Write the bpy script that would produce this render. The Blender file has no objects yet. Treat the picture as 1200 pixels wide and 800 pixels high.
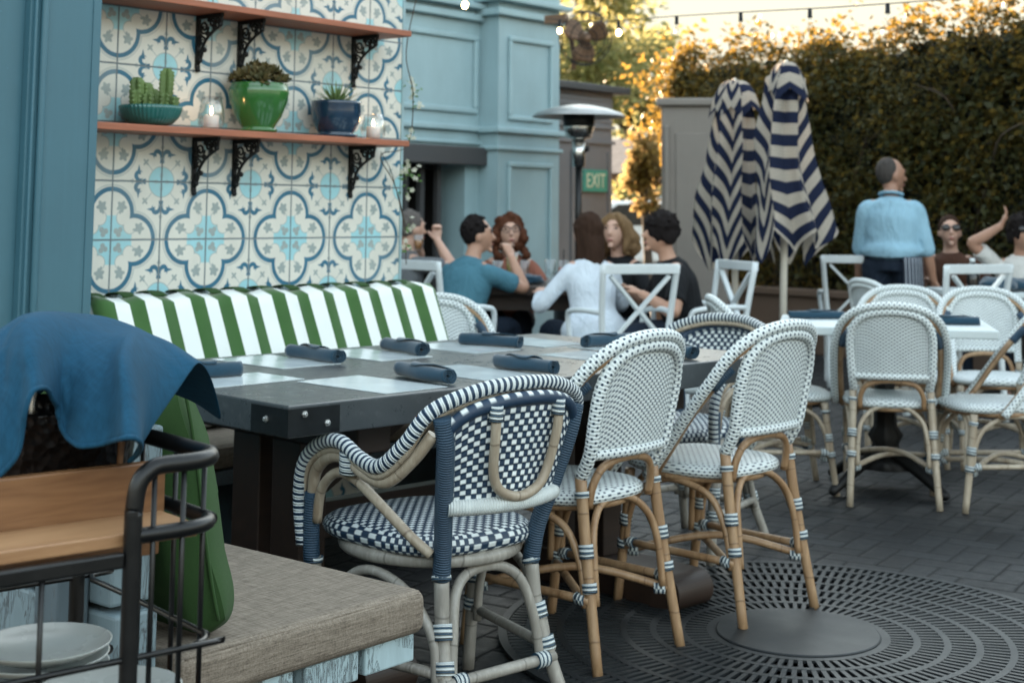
import bpy, bmesh, math, random
import numpy as np
from mathutils import Vector, Matrix, noise
random.seed(11)
R = math.radians
PI = math.pi
sc = bpy.context.scene
COL = sc.collection

# ------------------------------------------------------------------ camera geometry (a 50 mm lens, camera 1.22 m above the paving)
F, CAM_H, YAW, PITCH, ROLL, CY = 1690.0, 1.22, 0.69834501, 0.10307859, 0.0085, 73.45
_f = Vector((math.cos(YAW)*math.cos(PITCH), math.sin(YAW)*math.cos(PITCH), math.sin(PITCH)))
_r0 = Vector((math.sin(YAW), -math.cos(YAW), 0)); _u0 = _r0.cross(_f)
_r = _r0*math.cos(ROLL)+_u0*math.sin(ROLL); _u = _u0*math.cos(ROLL)-_r0*math.sin(ROLL)
CAMP = Vector((0, 0, CAM_H))
def ray(px, py): return _f+_r*((px-600)/F)-_u*((py-CY)/F)
def at_d(px, py, d): return CAMP+ray(px, py)*d                      # a point d metres in front of the camera
def at_z(px, py, z): v = ray(px, py); return CAMP+v*((z-CAM_H)/v.z)   # on a horizontal plane
def at_y(px, py, y): v = ray(px, py); return CAMP+v*(y/v.y)           # on a plane of the wall's direction
def at_x(px, py, x): v = ray(px, py); return CAMP+v*(x/v.x)
def ground(px, depth):                                              # the ground point under picture column px at that depth
    h = Vector((math.cos(YAW), math.sin(YAW), 0)); rr = Vector((math.sin(YAW), -math.cos(YAW), 0))
    v = h*depth+rr*((px-600)/F*depth); return Vector((v.x, v.y, 0))
CAMDIR = 40.01                                                      # heading of the camera, degrees from +X

cam = bpy.data.objects.new('camera', bpy.data.cameras.new('camera')); COL.objects.link(cam)
m3 = Matrix((_r, _u, -_f)).transposed()
cam.matrix_world = Matrix.Translation(CAMP) @ m3.to_4x4()
cam.data.sensor_width = 36; cam.data.lens = F/1200*36
cam.data.shift_y = -(400-CY)/1200
cam.data.clip_start = .05; cam.data.clip_end = 2000
cam.data.dof.use_dof = True; cam.data.dof.focus_distance = 2.78; cam.data.dof.aperture_fstop = 6.2
sc.camera = cam

# ------------------------------------------------------------------ shader maths: a tiny expression builder
class X:
    def __init__(s, nt, v): s.nt = nt; s.v = v
    def _op(s, op, *a):
        n = s.nt.nodes.new('ShaderNodeMath'); n.operation = op
        for i, x in enumerate((s,)+a):
            x = x.v if isinstance(x, X) else x
            if isinstance(x, (int, float)): n.inputs[i].default_value = x
            else: s.nt.links.new(x, n.inputs[i])
        return X(s.nt, n.outputs[0])
    def __add__(s, o): return s._op('ADD', o)
    __radd__ = __add__
    def __sub__(s, o): return s._op('SUBTRACT', o)
    def __rsub__(s, o): return X(s.nt, float(o))._op('SUBTRACT', s) if not isinstance(o, X) else o-s
    def __mul__(s, o): return s._op('MULTIPLY', o)
    __rmul__ = __mul__
    def __truediv__(s, o): return s._op('DIVIDE', o)
    def __lt__(s, o): return s._op('LESS_THAN', o)
    def __gt__(s, o): return s._op('GREATER_THAN', o)
    def abs(s): return s._op('ABSOLUTE')
    def floor(s): return s._op('FLOOR')
    def fract(s): return s._op('FRACT')
    def sin(s): return s._op('SINE')
    def cos(s): return s._op('COSINE')
    def sqrt(s): return s._op('SQRT')
    def pingpong(s, k): return s._op('PINGPONG', k)
    def mod(s, k): return s._op('FLOORED_MODULO', k)
    def min(s, o): return s._op('MINIMUM', o)
    def max(s, o): return s._op('MAXIMUM', o)
    def clamp(s): return s.max(0.).min(1.)
    def atan2(s, o): return s._op('ARCTAN2', o)
    def band(s, lo, hi): return (s > lo)*(s < hi)
    def step(s, e, w):                                              # soft step rising at e over width w
        return ((s-e)/w+.5).clamp()
def hyp(x, y): return (x*x+y*y).sqrt()

class Mat:
    def __init__(s, name, rough=.6, metal=0., spec=.5):
        s.m = bpy.data.materials.new(name); s.m.use_nodes = True; s.nt = s.m.node_tree
        s.b = s.nt.nodes['Principled BSDF']; s.out = s.nt.nodes['Material Output']
        s.b.inputs['Roughness'].default_value = rough; s.b.inputs['Metallic'].default_value = metal
        s.b.inputs['Specular IOR Level'].default_value = spec
        s.tc = s.nt.nodes.new('ShaderNodeTexCoord')
    def link(s, a, b): s.nt.links.new(a.v if isinstance(a, X) else a, b)
    def uv(s):
        n = s.nt.nodes.new('ShaderNodeSeparateXYZ'); s.nt.links.new(s.tc.outputs['UV'], n.inputs[0])
        return X(s.nt, n.outputs[0]), X(s.nt, n.outputs[1])
    def xyz(s, which='Object'):
        n = s.nt.nodes.new('ShaderNodeSeparateXYZ')
        if which == 'World':
            g = s.nt.nodes.new('ShaderNodeNewGeometry'); s.nt.links.new(g.outputs['Position'], n.inputs[0])
        else: s.nt.links.new(s.tc.outputs[which], n.inputs[0])
        return [X(s.nt, o) for o in n.outputs]
    def vec(s, x, y, z=0.):
        n = s.nt.nodes.new('ShaderNodeCombineXYZ')
        for i, a in enumerate((x, y, z)):
            if isinstance(a, X): s.nt.links.new(a.v, n.inputs[i])
            else: n.inputs[i].default_value = a
        return n.outputs[0]
    def noise(s, scale=5., detail=4., rough=.55, vec=None, coord='Object', stretch=None, dist=0.):
        n = s.nt.nodes.new('ShaderNodeTexNoise'); n.inputs['Scale'].default_value = scale
        n.inputs['Detail'].default_value = detail; n.inputs['Roughness'].default_value = rough; n.inputs['Distortion'].default_value = dist
        v = vec if vec is not None else s.tc.outputs[coord]
        if stretch:
            mp = s.nt.nodes.new('ShaderNodeMapping'); mp.inputs['Scale'].default_value = stretch
            s.nt.links.new(v, mp.inputs[0]); v = mp.outputs[0]
        s.nt.links.new(v, n.inputs['Vector']); return X(s.nt, n.outputs['Fac'])
    def white(s, vec):
        n = s.nt.nodes.new('ShaderNodeTexWhiteNoise'); n.noise_dimensions = '3D'; s.nt.links.new(vec, n.inputs[0]); return X(s.nt, n.outputs[0])
    def rgb(s, c):
        n = s.nt.nodes.new('ShaderNodeRGB'); n.outputs[0].default_value = (*c, 1); return n.outputs[0]
    def mix(s, f, a, b):
        n = s.nt.nodes.new('ShaderNodeMix'); n.data_type = 'RGBA'
        for i, x in ((0, f), (6, a), (7, b)):
            if isinstance(x, X): x = x.v
            if isinstance(x, (int, float)): n.inputs[i].default_value = x
            elif isinstance(x, tuple): n.inputs[i].default_value = (*x, 1)
            else: s.nt.links.new(x, n.inputs[i])
        return n.outputs[2]
    def color(s, c):
        if isinstance(c, tuple): s.b.inputs['Base Color'].default_value = (*c, 1)
        else: s.nt.links.new(c, s.b.inputs['Base Color'])
        return s
    def roughness(s, x): s.link(x, s.b.inputs['Roughness']); return s
    def bump(s, h, strength=.3, dist=.004):
        n = s.nt.nodes.new('ShaderNodeBump'); n.inputs['Strength'].default_value = strength; n.inputs['Distance'].default_value = dist
        s.link(h, n.inputs['Height']); s.nt.links.new(n.outputs[0], s.b.inputs['Normal']); return s
    def emit(s, c, k):
        s.b.inputs['Emission Color'].default_value = (*c, 1); s.b.inputs['Emission Strength'].default_value = k; return s

def hexc(r, g, b):                                                  # sRGB 0..255 to linear
    f = lambda v: (v/255/12.92 if v/255 <= .04045 else ((v/255+.055)/1.055)**2.4)
    return (f(r), f(g), f(b))
def sc_(c, k): return tuple(min(1, x*k) for x in c)
def plain(name, c, rough=.6, var=.25, scale=6., bump=.15, bscale=60., metal=0., spec=.5, bdist=.002, stretch=None):
    m = Mat(name, rough, metal, spec)
    n = m.noise(scale, 5., .6, stretch=stretch)
    m.color(m.mix(n.step(.5, .5), sc_(c, 1-var), sc_(c, 1+var)))
    if bump: m.bump(m.noise(bscale, 4., .6, stretch=stretch), bump, bdist)
    n2 = m.noise(scale*2.3, 3.)
    m.roughness((n2-.5)*.3+rough)
    return m.m

# ------------------------------------------------------------------ objects
def tag(o, label=None, cat=None, group=None, kind=None):
    if label: o['label'] = label
    if cat: o['category'] = cat
    if group: o['group'] = group
    if kind: o['kind'] = kind
    return o
def thing(name, label, cat, loc=(0, 0, 0), rotz=0., group=None):
    o = bpy.data.objects.new(name, None); COL.objects.link(o); o.empty_display_size = .1
    o.location = loc; o.rotation_euler = (0, 0, R(rotz)); tag(o, label, cat, group); return o
KIDS = {}
def copy_tree(o, parent=None):
    c = o.copy(); COL.objects.link(c)
    if parent is not None: c.parent = parent; KIDS.setdefault(parent.name, []).append(c)
    for ch in list(KIDS.get(o.name, [])): copy_tree(ch, c)
    return c

def catmull(pts, n):
    P = [Vector(p) for p in pts]
    if len(P) < 3:
        return [P[0].lerp(P[-1], i/n) for i in range(n+1)]
    E = [P[0]*2-P[1]]+P+[P[-1]*2-P[-2]]; out = []
    for i in range(1, len(E)-2):
        a, b, c, d = E[i-1:i+3]
        for k in range(n):
            t = k/n
            out.append(.5*((2*b)+(c-a)*t+(2*a-5*b+4*c-d)*t*t+(3*b-a-3*c+d)*t**3))
    out.append(P[-1]); return out

class MB:
    """collects shapes, then links them as ONE mesh object"""
    def __init__(s):
        s.bm = bmesh.new(); s.uv = s.bm.loops.layers.uv.new('UVMap')
    def face(s, vs, uvs=None, smooth=False):
        try: f = s.bm.faces.new(vs)
        except ValueError: return None
        f.smooth = smooth
        if uvs:
            for l, q in zip(f.loops, uvs): l[s.uv].uv = q
        return f
    def box(s, lo, hi, rot=None, pivot=None):
        x0, y0, z0 = lo; x1, y1, z1 = hi
        c = [Vector(p) for p in ((x0,y0,z0),(x1,y0,z0),(x1,y1,z0),(x0,y1,z0),(x0,y0,z1),(x1,y0,z1),(x1,y1,z1),(x0,y1,z1))]
        if rot is not None:
            pv = Vector(pivot) if pivot is not None else sum(c, Vector())/8
            c = [rot @ (p-pv)+pv for p in c]
        v = [s.bm.verts.new(p) for p in c]
        for f in ((0,3,2,1),(4,5,6,7),(0,1,5,4),(1,2,6,5),(2,3,7,6),(3,0,4,7)): s.face([v[i] for i in f])
        return s
    def bar(s, a, b, w, h, up=(0, 0, 1)):
        """a square bar from a to b, w wide and h high"""
        a = Vector(a); b = Vector(b); d = (b-a).normalized(); up = Vector(up)
        x = d.cross(up); x = x.normalized() if x.length > 1e-5 else Vector((1, 0, 0)); y = x.cross(d)
        v = []
        for p in (a, b):
            for sx, sy in ((-1,-1),(1,-1),(1,1),(-1,1)): v.append(s.bm.verts.new(p+x*(sx*w/2)+y*(sy*h/2)))
        for f in ((0,1,2,3),(7,6,5,4),(0,4,5,1),(1,5,6,2),(2,6,7,3),(3,7,4,0)): s.face([v[i] for i in f])
        return s
    def tube(s, pts, r, seg=10, n=6, ref=None, cap=True, curve=True, round_end=False, radii=None):
        """a tube through pts; r a number, a list of radii per point, or of (rx, ry); uv = (metres along, turn)"""
        base = len(pts)
        P = catmull(pts, n) if curve and base > 2 else [Vector(p) for p in pts]
        if curve and base == 2: P = catmull(pts, max(2, n))
        rs = []
        for i in range(len(P)):
            t = i/(len(P)-1)*(base-1)
            if isinstance(r, (int, float)): rs.append((r, r))
            else:
                k = min(int(t), base-2); q = t-k; q = q*q*(3-2*q)
                a, b = r[k], r[k+1]
                a = a if isinstance(a, tuple) else (a, a); b = b if isinstance(b, tuple) else (b, b)
                rs.append((a[0]+(b[0]-a[0])*q, a[1]+(b[1]-a[1])*q))
        T = []
        for i in range(len(P)):
            d = P[min(i+1, len(P)-1)]-P[max(i-1, 0)]
            T.append(d.normalized() if d.length > 1e-9 else Vector((0, 0, 1)))
        x = Vector(ref) if ref is not None else (Vector((0, 0, 1)).cross(T[0]) if abs(T[0].z) < .9 else Vector((1, 0, 0)).cross(T[0]))
        x = (x-T[0]*x.dot(T[0])).normalized()
        rings = []; L = 0.; Ls = []
        if round_end:                                               # hemispherical ends
            def endring(p, t, rr, k): return p+t*(rr*math.sin(k)), math.cos(k)
        for i, p in enumerate(P):
            if i: L += (p-P[i-1]).length
            x = (x-T[i]*x.dot(T[i])).normalized(); y = T[i].cross(x)
            def ring(c, k):
                return [s.bm.verts.new(c+x*(math.cos(2*PI*j/seg)*rs[i][0]*k)+y*(math.sin(2*PI*j/seg)*rs[i][1]*k)) for j in range(seg)]
            if round_end and i == 0:
                rr = min(rs[0])
                for k in (80, 55, 28): c, q = endring(p, -T[0], rr, R(k)); rings.append(ring(c, q)); Ls.append(L)
            rings.append(ring(p, 1)); Ls.append(L)
            if round_end and i == len(P)-1:
                rr = min(rs[-1])
                for k in (28, 55, 80): c, q = endring(p, T[-1], rr, R(k)); rings.append(ring(c, q)); Ls.append(L)
        for i in range(len(rings)-1):
            for j in range(seg):
                k = (j+1) % seg
                s.face([rings[i][j], rings[i][k], rings[i+1][k], rings[i+1][j]],
                       [(Ls[i], j/seg), (Ls[i], (j+1)/seg), (Ls[i+1], (j+1)/seg), (Ls[i+1], j/seg)], True)
        if cap:
            s.face(rings[0][::-1]); s.face(rings[-1])
        return s
    def lathe(s, prof, c=(0, 0, 0), seg=32, axis=None, fn=None, smooth=True):
        """profile of (radius, height) turned round a vertical axis through c; fn(angle, r, z) can change the radius"""
        c = Vector(c); rings = []
        for (r, z) in prof:
            ring = []
            for j in range(seg):
                a = 2*PI*j/seg; q = fn(a, r, z) if fn else r
                p = Vector((math.cos(a)*q, math.sin(a)*q, z))
                ring.append(s.bm.verts.new((axis @ p if axis is not None else p)+c))
            rings.append(ring)
        L = 0
        for i in range(len(rings)-1):
            dl = math.hypot(prof[i+1][0]-prof[i][0], prof[i+1][1]-prof[i][1])
            for j in range(seg):
                k = (j+1) % seg
                s.face([rings[i][j], rings[i][k], rings[i+1][k], rings[i+1][j]], [(j/seg, L), ((j+1)/seg, L), ((j+1)/seg, L+dl), (j/seg, L+dl)], smooth)
            L += dl
        if prof[0][0] > 1e-4: s.face(rings[0][::-1])
        if prof[-1][0] > 1e-4: s.face(rings[-1])
        return s
    def ball(s, c, r, seg=16, rings=10, rot=None, fn=None):
        r = r if isinstance(r, tuple) else (r, r, r); c = Vector(c); V = []
        for i in range(rings+1):
            t = PI*i/rings; row = []
            for j in range(seg):
                a = 2*PI*j/seg
                p = Vector((math.sin(t)*math.cos(a), math.sin(t)*math.sin(a), math.cos(t)))
                if fn: p = fn(p)
                p = Vector((p.x*r[0], p.y*r[1], p.z*r[2]))
                if rot is not None: p = rot @ p
                row.append(p+c)
            V.append(row)
        top = s.bm.verts.new(V[0][0]); bot = s.bm.verts.new(V[-1][0])
        rr = [[s.bm.verts.new(p) for p in row] for row in V[1:-1]]
        for j in range(seg):
            k = (j+1) % seg
            s.face([top, rr[0][j], rr[0][k]], None, True); s.face([bot, rr[-1][k], rr[-1][j]], None, True)
            for i in range(len(rr)-1): s.face([rr[i][j], rr[i+1][j], rr[i+1][k], rr[i][k]], None, True)
        return s
    def grid(s, fn, nu, nv, uvfn=None, smooth=True):
        """fn(u, v) with u, v in 0..1 gives a point"""
        V = [[s.bm.verts.new(fn(i/nu, j/nv)) for j in range(nv+1)] for i in range(nu+1)]
        for i in range(nu):
            for j in range(nv):
                q = [(i, j), (i+1, j), (i+1, j+1), (i, j+1)]
                s.face([V[a][b] for a, b in q], [(uvfn(a/nu, b/nv) if uvfn else (a/nu, b/nv)) for a, b in q], smooth)
        return s
    def prism(s, poly, z0, z1, frame=None):
        """polygon (x, y) extruded from z0 to z1, placed by a 4x4 frame"""
        M = frame if frame is not None else Matrix.Identity(4)
        a = [s.bm.verts.new(M @ Vector((x, y, z0))) for x, y in poly]; b = [s.bm.verts.new(M @ Vector((x, y, z1))) for x, y in poly]
        s.face(a[::-1]); s.face(b)
        for i in range(len(poly)):
            j = (i+1) % len(poly); s.face([a[i], a[j], b[j], b[i]])
        return s
    def build(s, name, mat, parent=None, bevel=None, subsurf=0, solid=None, remesh=None, world=False, smooth_it=0, bseg=2):
        if world and parent is not None:
            inv = (Matrix.Translation(parent.location) @ parent.rotation_euler.to_matrix().to_4x4()).inverted()
            s.bm.transform(inv)
        bmesh.ops.recalc_face_normals(s.bm, faces=s.bm.faces[:]) if len(s.bm.faces) < 60000 else None
        me = bpy.data.meshes.new(name); s.bm.to_mesh(me); s.bm.free()
        o = bpy.data.objects.new(name, me); COL.objects.link(o)
        for m in (mat if isinstance(mat, list) else [mat]): me.materials.append(m)
        if parent is not None: o.parent = parent; KIDS.setdefault(parent.name, []).append(o)
        if remesh:
            d = o.modifiers.new('remesh', 'REMESH'); d.mode = 'VOXEL'; d.voxel_size = remesh; d.use_smooth_shade = True
        if smooth_it:
            d = o.modifiers.new('smooth', 'SMOOTH'); d.iterations = smooth_it; d.factor = .5
        if solid:
            d = o.modifiers.new('solid', 'SOLIDIFY'); d.thickness = solid; d.offset = 0
        if bevel:
            d = o.modifiers.new('bevel', 'BEVEL'); d.width = bevel; d.segments = bseg; d.limit_method = 'ANGLE'; d.angle_limit = R(35)
            d.harden_normals = False
        if subsurf:
            d = o.modifiers.new('subsurf', 'SUBSURF'); d.levels = subsurf; d.render_levels = subsurf
        return o
def part(name, mat, parent, **k):
    """a box part: part(name, mat, parent, lo=, hi=, ...)"""
    lo, hi = k.pop('lo'), k.pop('hi'); return MB().box(lo, hi).build(name, mat, parent, **k)
def recolor(o, mat):
    """a copy that has its own finish: the material sits on the object, not on the shared mesh"""
    o.material_slots[0].link = 'OBJECT'; o.material_slots[0].material = mat
def text_mesh(body, size, mat, name, parent, mtx, extr=.003):
    cu = bpy.data.curves.new('lettering', 'FONT'); cu.body = body; cu.size = size; cu.extrude = extr; cu.align_x = 'CENTER'; cu.align_y = 'CENTER'
    tmp = bpy.data.objects.new('lettering_source', cu); COL.objects.link(tmp)
    bpy.context.view_layer.update()
    me = bpy.data.meshes.new_from_object(tmp.evaluated_get(bpy.context.evaluated_depsgraph_get()))
    bpy.data.objects.remove(tmp)
    me.transform(mtx); me.materials.clear(); me.materials.append(mat)
    o = bpy.data.objects.new(name, me); COL.objects.link(o); o.parent = parent; KIDS.setdefault(parent.name, []).append(o); return o
# ------------------------------------------------------------------ materials
NAVY = (.012, .035, .072); WHITE = (.66, .72, .72)
TAN = (.37, .245, .14); GREYCANE = (.34, .325, .29)

def weave(name, base, dot, pu, pv, du, dv, rough=.5):
    m = Mat(name, rough); u, v = m.uv()
    n = m.noise(90., 2.); n0 = m.noise(7., 3.)
    u = u+(n-.5)*.0012
    row = (v/pv).floor(); off = row.mod(2.)*.5
    fu = (u/pu+off).fract(); fv = (v/pv).fract()
    mask = (du/2-(fu-.5).abs()).step(0., .1)*(dv/2-(fv-.5).abs()).step(0., .16)
    strand = (fu*PI*2).sin()*.25+((v/pv)*2*PI).sin()*.5
    dirt = (n0-.5)*.35+1.
    a = m.mix(m.noise(14., 3.), sc_(base, .86), sc_(base, 1.1)); b = m.mix(m.noise(14., 3.), sc_(dot, .7), sc_(dot, 1.4))
    m.color(m.mix(mask, a, b)); m.bump(strand+mask*.5+n*.3, .75, .0016); return m.m
def wrap_stripe(name, a, b, period, duty, rough=.45):
    m = Mat(name, rough); u, v = m.uv(); n = m.noise(60., 2.)
    u = u+v*period*.5+(n-.5)*.002
    f = (u/period).fract(); k = (duty/2-(f-.5).abs()).step(0., .08)
    m.color(m.mix(k, m.mix(n, sc_(b, .7), sc_(b, 1.4)), m.mix(n, sc_(a, .85), sc_(a, 1.1))))
    m.bump((f*PI*4).sin(), .7, .002); return m.m
def wrap_dots(name, base, dot, pu, nrow, rough=.5):
    m = Mat(name, rough); u, v = m.uv(); n = m.noise(70., 2.)
    row = (v*nrow).floor(); off = row.mod(2.)*.5
    fu = (u/pu+off).fract(); fv = (v*nrow).fract()
    mask = (.17-(fu-.5).abs()).step(0., .08)*(.27-(fv-.5).abs()).step(0., .1)
    rid = (u/pu*4*PI).sin()
    m.color(m.mix(mask, m.mix(n, sc_(base, .88), sc_(base, 1.1)), dot)); m.bump(rid*.7+n*.3, .7, .0016); return m.m
def wrap_plain(name, c, period=.006):
    m = Mat(name, .5); u, v = m.uv(); n = m.noise(50., 3.); rid = (u/period*2*PI+v*6.28).sin()
    m.color(m.mix(n, sc_(c, .75), sc_(c, 1.25))); m.bump(rid, .7, .0015); return m.m
def cane(name, c, dark):
    m = Mat(name, .42); u, v = m.uv()
    n = m.noise(14., 5., .65, stretch=(1, 1, .25)); n2 = m.noise(90., 2., stretch=(1, 1, .15))
    nod = ((u+(m.noise(3.)-.5)*.1)/.17).fract()
    ring = (.012-(nod-.5).abs()).step(0., .02)
    col = m.mix(n.step(.5, .45), dark, c)
    col = m.mix((n2-.5).step(.1, .2)*.35, col, sc_(c, 1.35))
    m.color(m.mix(ring*.7, col, sc_(dark, .55))); m.bump(n2*.6+ring, .35, .0015); return m.m

M = {}
M['weave_pale'] = weave('pale wicker weave', WHITE, NAVY, .0235, .0082, .36, .62)
M['weave_seat'] = weave('pale wicker seat weave', WHITE, NAVY, .026, .0115, .36, .52)
M['weave_dark'] = weave('navy and white check weave', NAVY, WHITE, .0275, .0150, .48, .78)
M['wrap_pale'] = wrap_dots('pale wicker wrapping', WHITE, NAVY, .021, 9.)
M['wrap_dark'] = wrap_stripe('navy and white striped wrapping', WHITE, NAVY, .0165, .5)
M['wrap_navy'] = wrap_plain('navy wrapping', (.022, .055, .095))
M['wrap_white'] = wrap_plain('white wrapping', (.6, .65, .64), .007)
M['weave_border'] = weave('navy and white border weave', NAVY, WHITE, .034, .5, .42, .3)
M['binding'] = wrap_stripe('striped cane binding', (.62, .68, .68), (.016, .05, .085), .0125, .62)
M['cane'] = cane('honey cane', TAN, (.20, .105, .045))
M['cane_grey'] = cane('weathered pale cane', GREYCANE, (.19, .175, .15))
M['cane_pale'] = cane('bleached cane', (.42, .37, .29), (.25, .19, .13))

def tiles():
    m = Mat('encaustic cement tiles', .42); U, V = m.uv(); T = .203
    wob = m.noise(40., 2.)
    U = U/T+(wob-.5)*.012; V = V/T+(m.noise(37., 2.)-.5)*.012
    a = U.pingpong(1.); b = V.pingpong(1.)                           # (0,0) centre of a quatrefoil, (1,1) centre of a blue disc
    lo = a.min(b); hi = a.max(b)
    cream = (.68, .675, .61); band = (.022, .125, .205); grey = (.30, .355, .35); cyan = (.33, .62, .68); ring = (.34, .40, .40)
    nz = m.noise(9., 4.); col = m.mix(nz, sc_(cream, .88), sc_(cream, 1.1))
    bandc = m.mix(m.noise(18., 4.), sc_(band, .7), sc_(band, 1.5)); greyc = m.mix(m.noise(30., 3.), sc_(grey, .85), sc_(grey, 1.15))
    cyanc = m.mix(m.noise(12., 3.), sc_(cyan, .85), sc_(cyan, 1.1))
    d = hyp(a-.45, b).min(hyp(a, b-.45)); s = .012
    def reg(x): return (0-x).step(0., s)                             # 1 where x < 0
    inside = reg(d-.372).max(reg(a+b-.30))
    # the blue lobed ring with a pale grey halo
    col = m.mix(reg(d-.50)*(1-reg(d-.44))*.28, col, greyc)
    col = m.mix(reg(d-.475)*.0+reg((d-.487).abs()-.004), col, ring)
    col = m.mix(reg((d-.411).abs()-.040)*reg(.25-(a+b)), col, bandc)
    # quatrefoil centre: cyan cross with concave sides, clover and stalks
    c1 = hyp(a-.225, b-.375); c2 = hyp(a-.375, b-.225); cc = c1.min(c2)
    core = reg(a+b-.56)*reg(.128-cc)*reg(hi-.415)*inside
    col = m.mix(core, col, cyanc)
    col = m.mix(reg((cc-.126).abs()-.007)*reg(a+b-.66), col, ring)
    clov = hyp(a-.10, b-.15).min(hyp(a-.155, b-.095)).min(hyp(a-.185, b-.175))
    col = m.mix(reg(clov-.047), col, greyc)
    col = m.mix(reg((a-b).abs()-.010)*reg((a+b-.44).abs()-.1)*core, col, ring)
    # an ivy leaf in each lobe
    def leaf(cx, cy, rot, r0, k, amp):
        x = a-cx; y = b-cy; t = y.atan2(x); return hyp(x, y)-((t*k+rot).cos()*amp+r0)
    l = leaf(.20, .565, .9, .088, 5., .020).min(leaf(.565, .20, .65, .088, 5., .020))
    l = l.min(hyp((a-.17)*1.6, b-.47)-.035).min(hyp(a-.47, (b-.17)*1.6)-.035)
    col = m.mix(reg(l)*inside, col, greyc)
    # the other corner: disc, stars on stalks
    p = 1-a; q = 1-b; dd = hyp(p, q)
    col = m.mix(reg(dd-.262), col, cyanc)
    sp = hyp(p*1.5, q-.115).min(hyp(p-.115, q*1.5))
    col = m.mix(reg(sp-.05)*.55, col, greyc)
    col = m.mix(reg((dd-.265).abs()-.008), col, ring)
    sx = p-.335; sy = q-.335; st = sy.atan2(sx)
    col = m.mix(reg(hyp(sx, sy)-((st*4.).cos()*-.022+.05)), col, greyc)
    col = m.mix(reg((p-q).abs()-.010)*reg((dd-.37).abs()-.09), col, ring)
    # the navy flourish on the joint
    h = p.min(q); g = p.max(q)
    ta = h-.02; stem = reg(h-.018-((g-.36)*.16).max(0.)*0-(.42-g).max(0.).min(.06)*.5)*reg((g-.43).abs()-.105)
    wing = reg(hyp(h-.10, g-.475)-.095)*reg(.060-hyp(h-.105, g-.430))
    tip = reg((g-.478).abs()-(.30-h).max(0.)*.26)*reg((h-.205).abs()-.085)
    fl = stem.max(wing).max(tip)*(1-inside)*reg(.452-d)
    col = m.mix(fl, col, bandc)
    col = m.mix(reg(h-(.60-g).abs()*-.6-.05)*reg((g-.63).abs()-.05)*.8*reg(h-(.68-g).max(0.)*.5), col, greyc)
    # grout
    ga = (U-.5).fract()-.5; gb = (V-.5).fract()-.5
    gl = ((U.fract()-.5).abs()*-1+.5).min((V.fract()-.5).abs()*-1+.5)
    gm = reg(gl-.0155)
    tid = m.white(m.vec(U.floor(), V.floor()))
    col = m.mix((tid-.45).max(0.)*.5, col, (.5, .5, .44))
    col = m.mix(gm, col, (.15, .185, .20))
    st = m.noise(3.2, 5., .65)
    col = m.mix((st-.52).max(0.)*.9, col, (.26, .26, .23))
    m.color(col); m.roughness(gm*.4+.34+(nz-.5)*.2)
    m.bump(gm*-1+nz*.12+tid*.25, .5, .002); return m.m
M['tiles'] = tiles()

def pavers():
    m = Mat('dark herringbone pavers', .55, 0., .32); x, y, z = m.xyz('World'); W = .098
    wx = m.noise(14., 2., coord='Object'); wy = m.noise(17., 2., coord='Object')
    ang = R(8.); x0 = (x*math.cos(ang)+y*math.sin(ang))/W+(wx-.5)*.10; y0 = (y*math.cos(ang)-x*math.sin(ang))/W+(wy-.5)*.10
    ix = x0.floor(); iy = y0.floor(); fx = x0.fract(); fy = y0.fract(); k = (ix-iy).mod(4.)
    k0 = (k+.5).floor()
    def eq(n): return ((k0-float(n)).abs() < .5)
    big = 9.
    dl = fx+eq(1)*big; dr = (1-fx)+eq(0)*big; db = fy+eq(2)*big; dt = (1-fy)+eq(3)*big
    d = dl.min(dr).min(db).min(dt)
    idv = m.white(m.vec(ix-eq(1), iy-eq(2)))
    n = m.noise(22., 6., .7); n2 = m.noise(1.1, 5., .6); n3 = m.noise(160., 3., .6)
    base = m.mix(idv, (.0065, .0078, .009), (.0155, .018, .020))
    base = m.mix((n-.5).max(0.)*1.4, base, (.030, .034, .037))
    base = m.mix((n2-.45).clamp()*1.1, base, (.017, .021, .025))
    spk = (m.noise(6., 2.)-.735).max(0.)*14
    base = m.mix(spk.clamp()*.6, base, (.18, .18, .17))
    gm = (.05-d).step(0., .05)
    m.color(m.mix(gm*.85, base, (.005, .0055, .006)))
    m.roughness((n-.5)*.5+.60+gm*.3-(n2-.5)*.4)
    edge = (d/.16).clamp(); m.bump(edge*.7+idv*.35+n*.35+n3*.12, .75, .006); return m.m
M['pavers'] = pavers()

def painted(name, c, rough=.45, stain=.25, orange=.1):
    m = Mat(name, rough); n = m.noise(1.6, 6., .62); n2 = m.noise(55., 3.); n3 = m.noise(3.5, 5., .6, stretch=(1.2, 1.2, .22))
    br = m.noise(7., 6., .7, stretch=(9, 9, .35)); sm = m.noise(.7, 4.); ch = m.noise(38., 3., .6)
    col = m.mix(n.step(.5, .6), sc_(c, .84), sc_(c, 1.14)); col = m.mix((br-.5).max(0.)*1.1, col, sc_(c, 1.25)); col = m.mix((ch-.735).step(0., .02)*(sm > .52)*.55, col, sc_(c, 1.9)); col = m.mix((n3-.52).max(0.)*stain*4, col, sc_(c, .62))
    m.color(col); m.bump(n2*.6+m.noise(9., 3.)*.5, orange, .003); m.roughness((n-.5)*.3+rough); return m.m
M['blue_post'] = painted('dark teal painted timber', (.050, .138, .180), .45)
M['blue_wall'] = painted('grey blue painted panelling', (.29, .42, .455), .5)
M['blue_wall_dim'] = painted('grey blue painted pilaster', (.275, .40, .435), .5)
M['taupe'] = painted('taupe painted wall', (.20, .18, .16), .6)
M['grey_wall'] = painted('slate grey painted wall', (.17, .175, .185), .6)
M['lintel'] = painted('brown grey painted lintel', (.05, .052, .055), .6)

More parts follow.
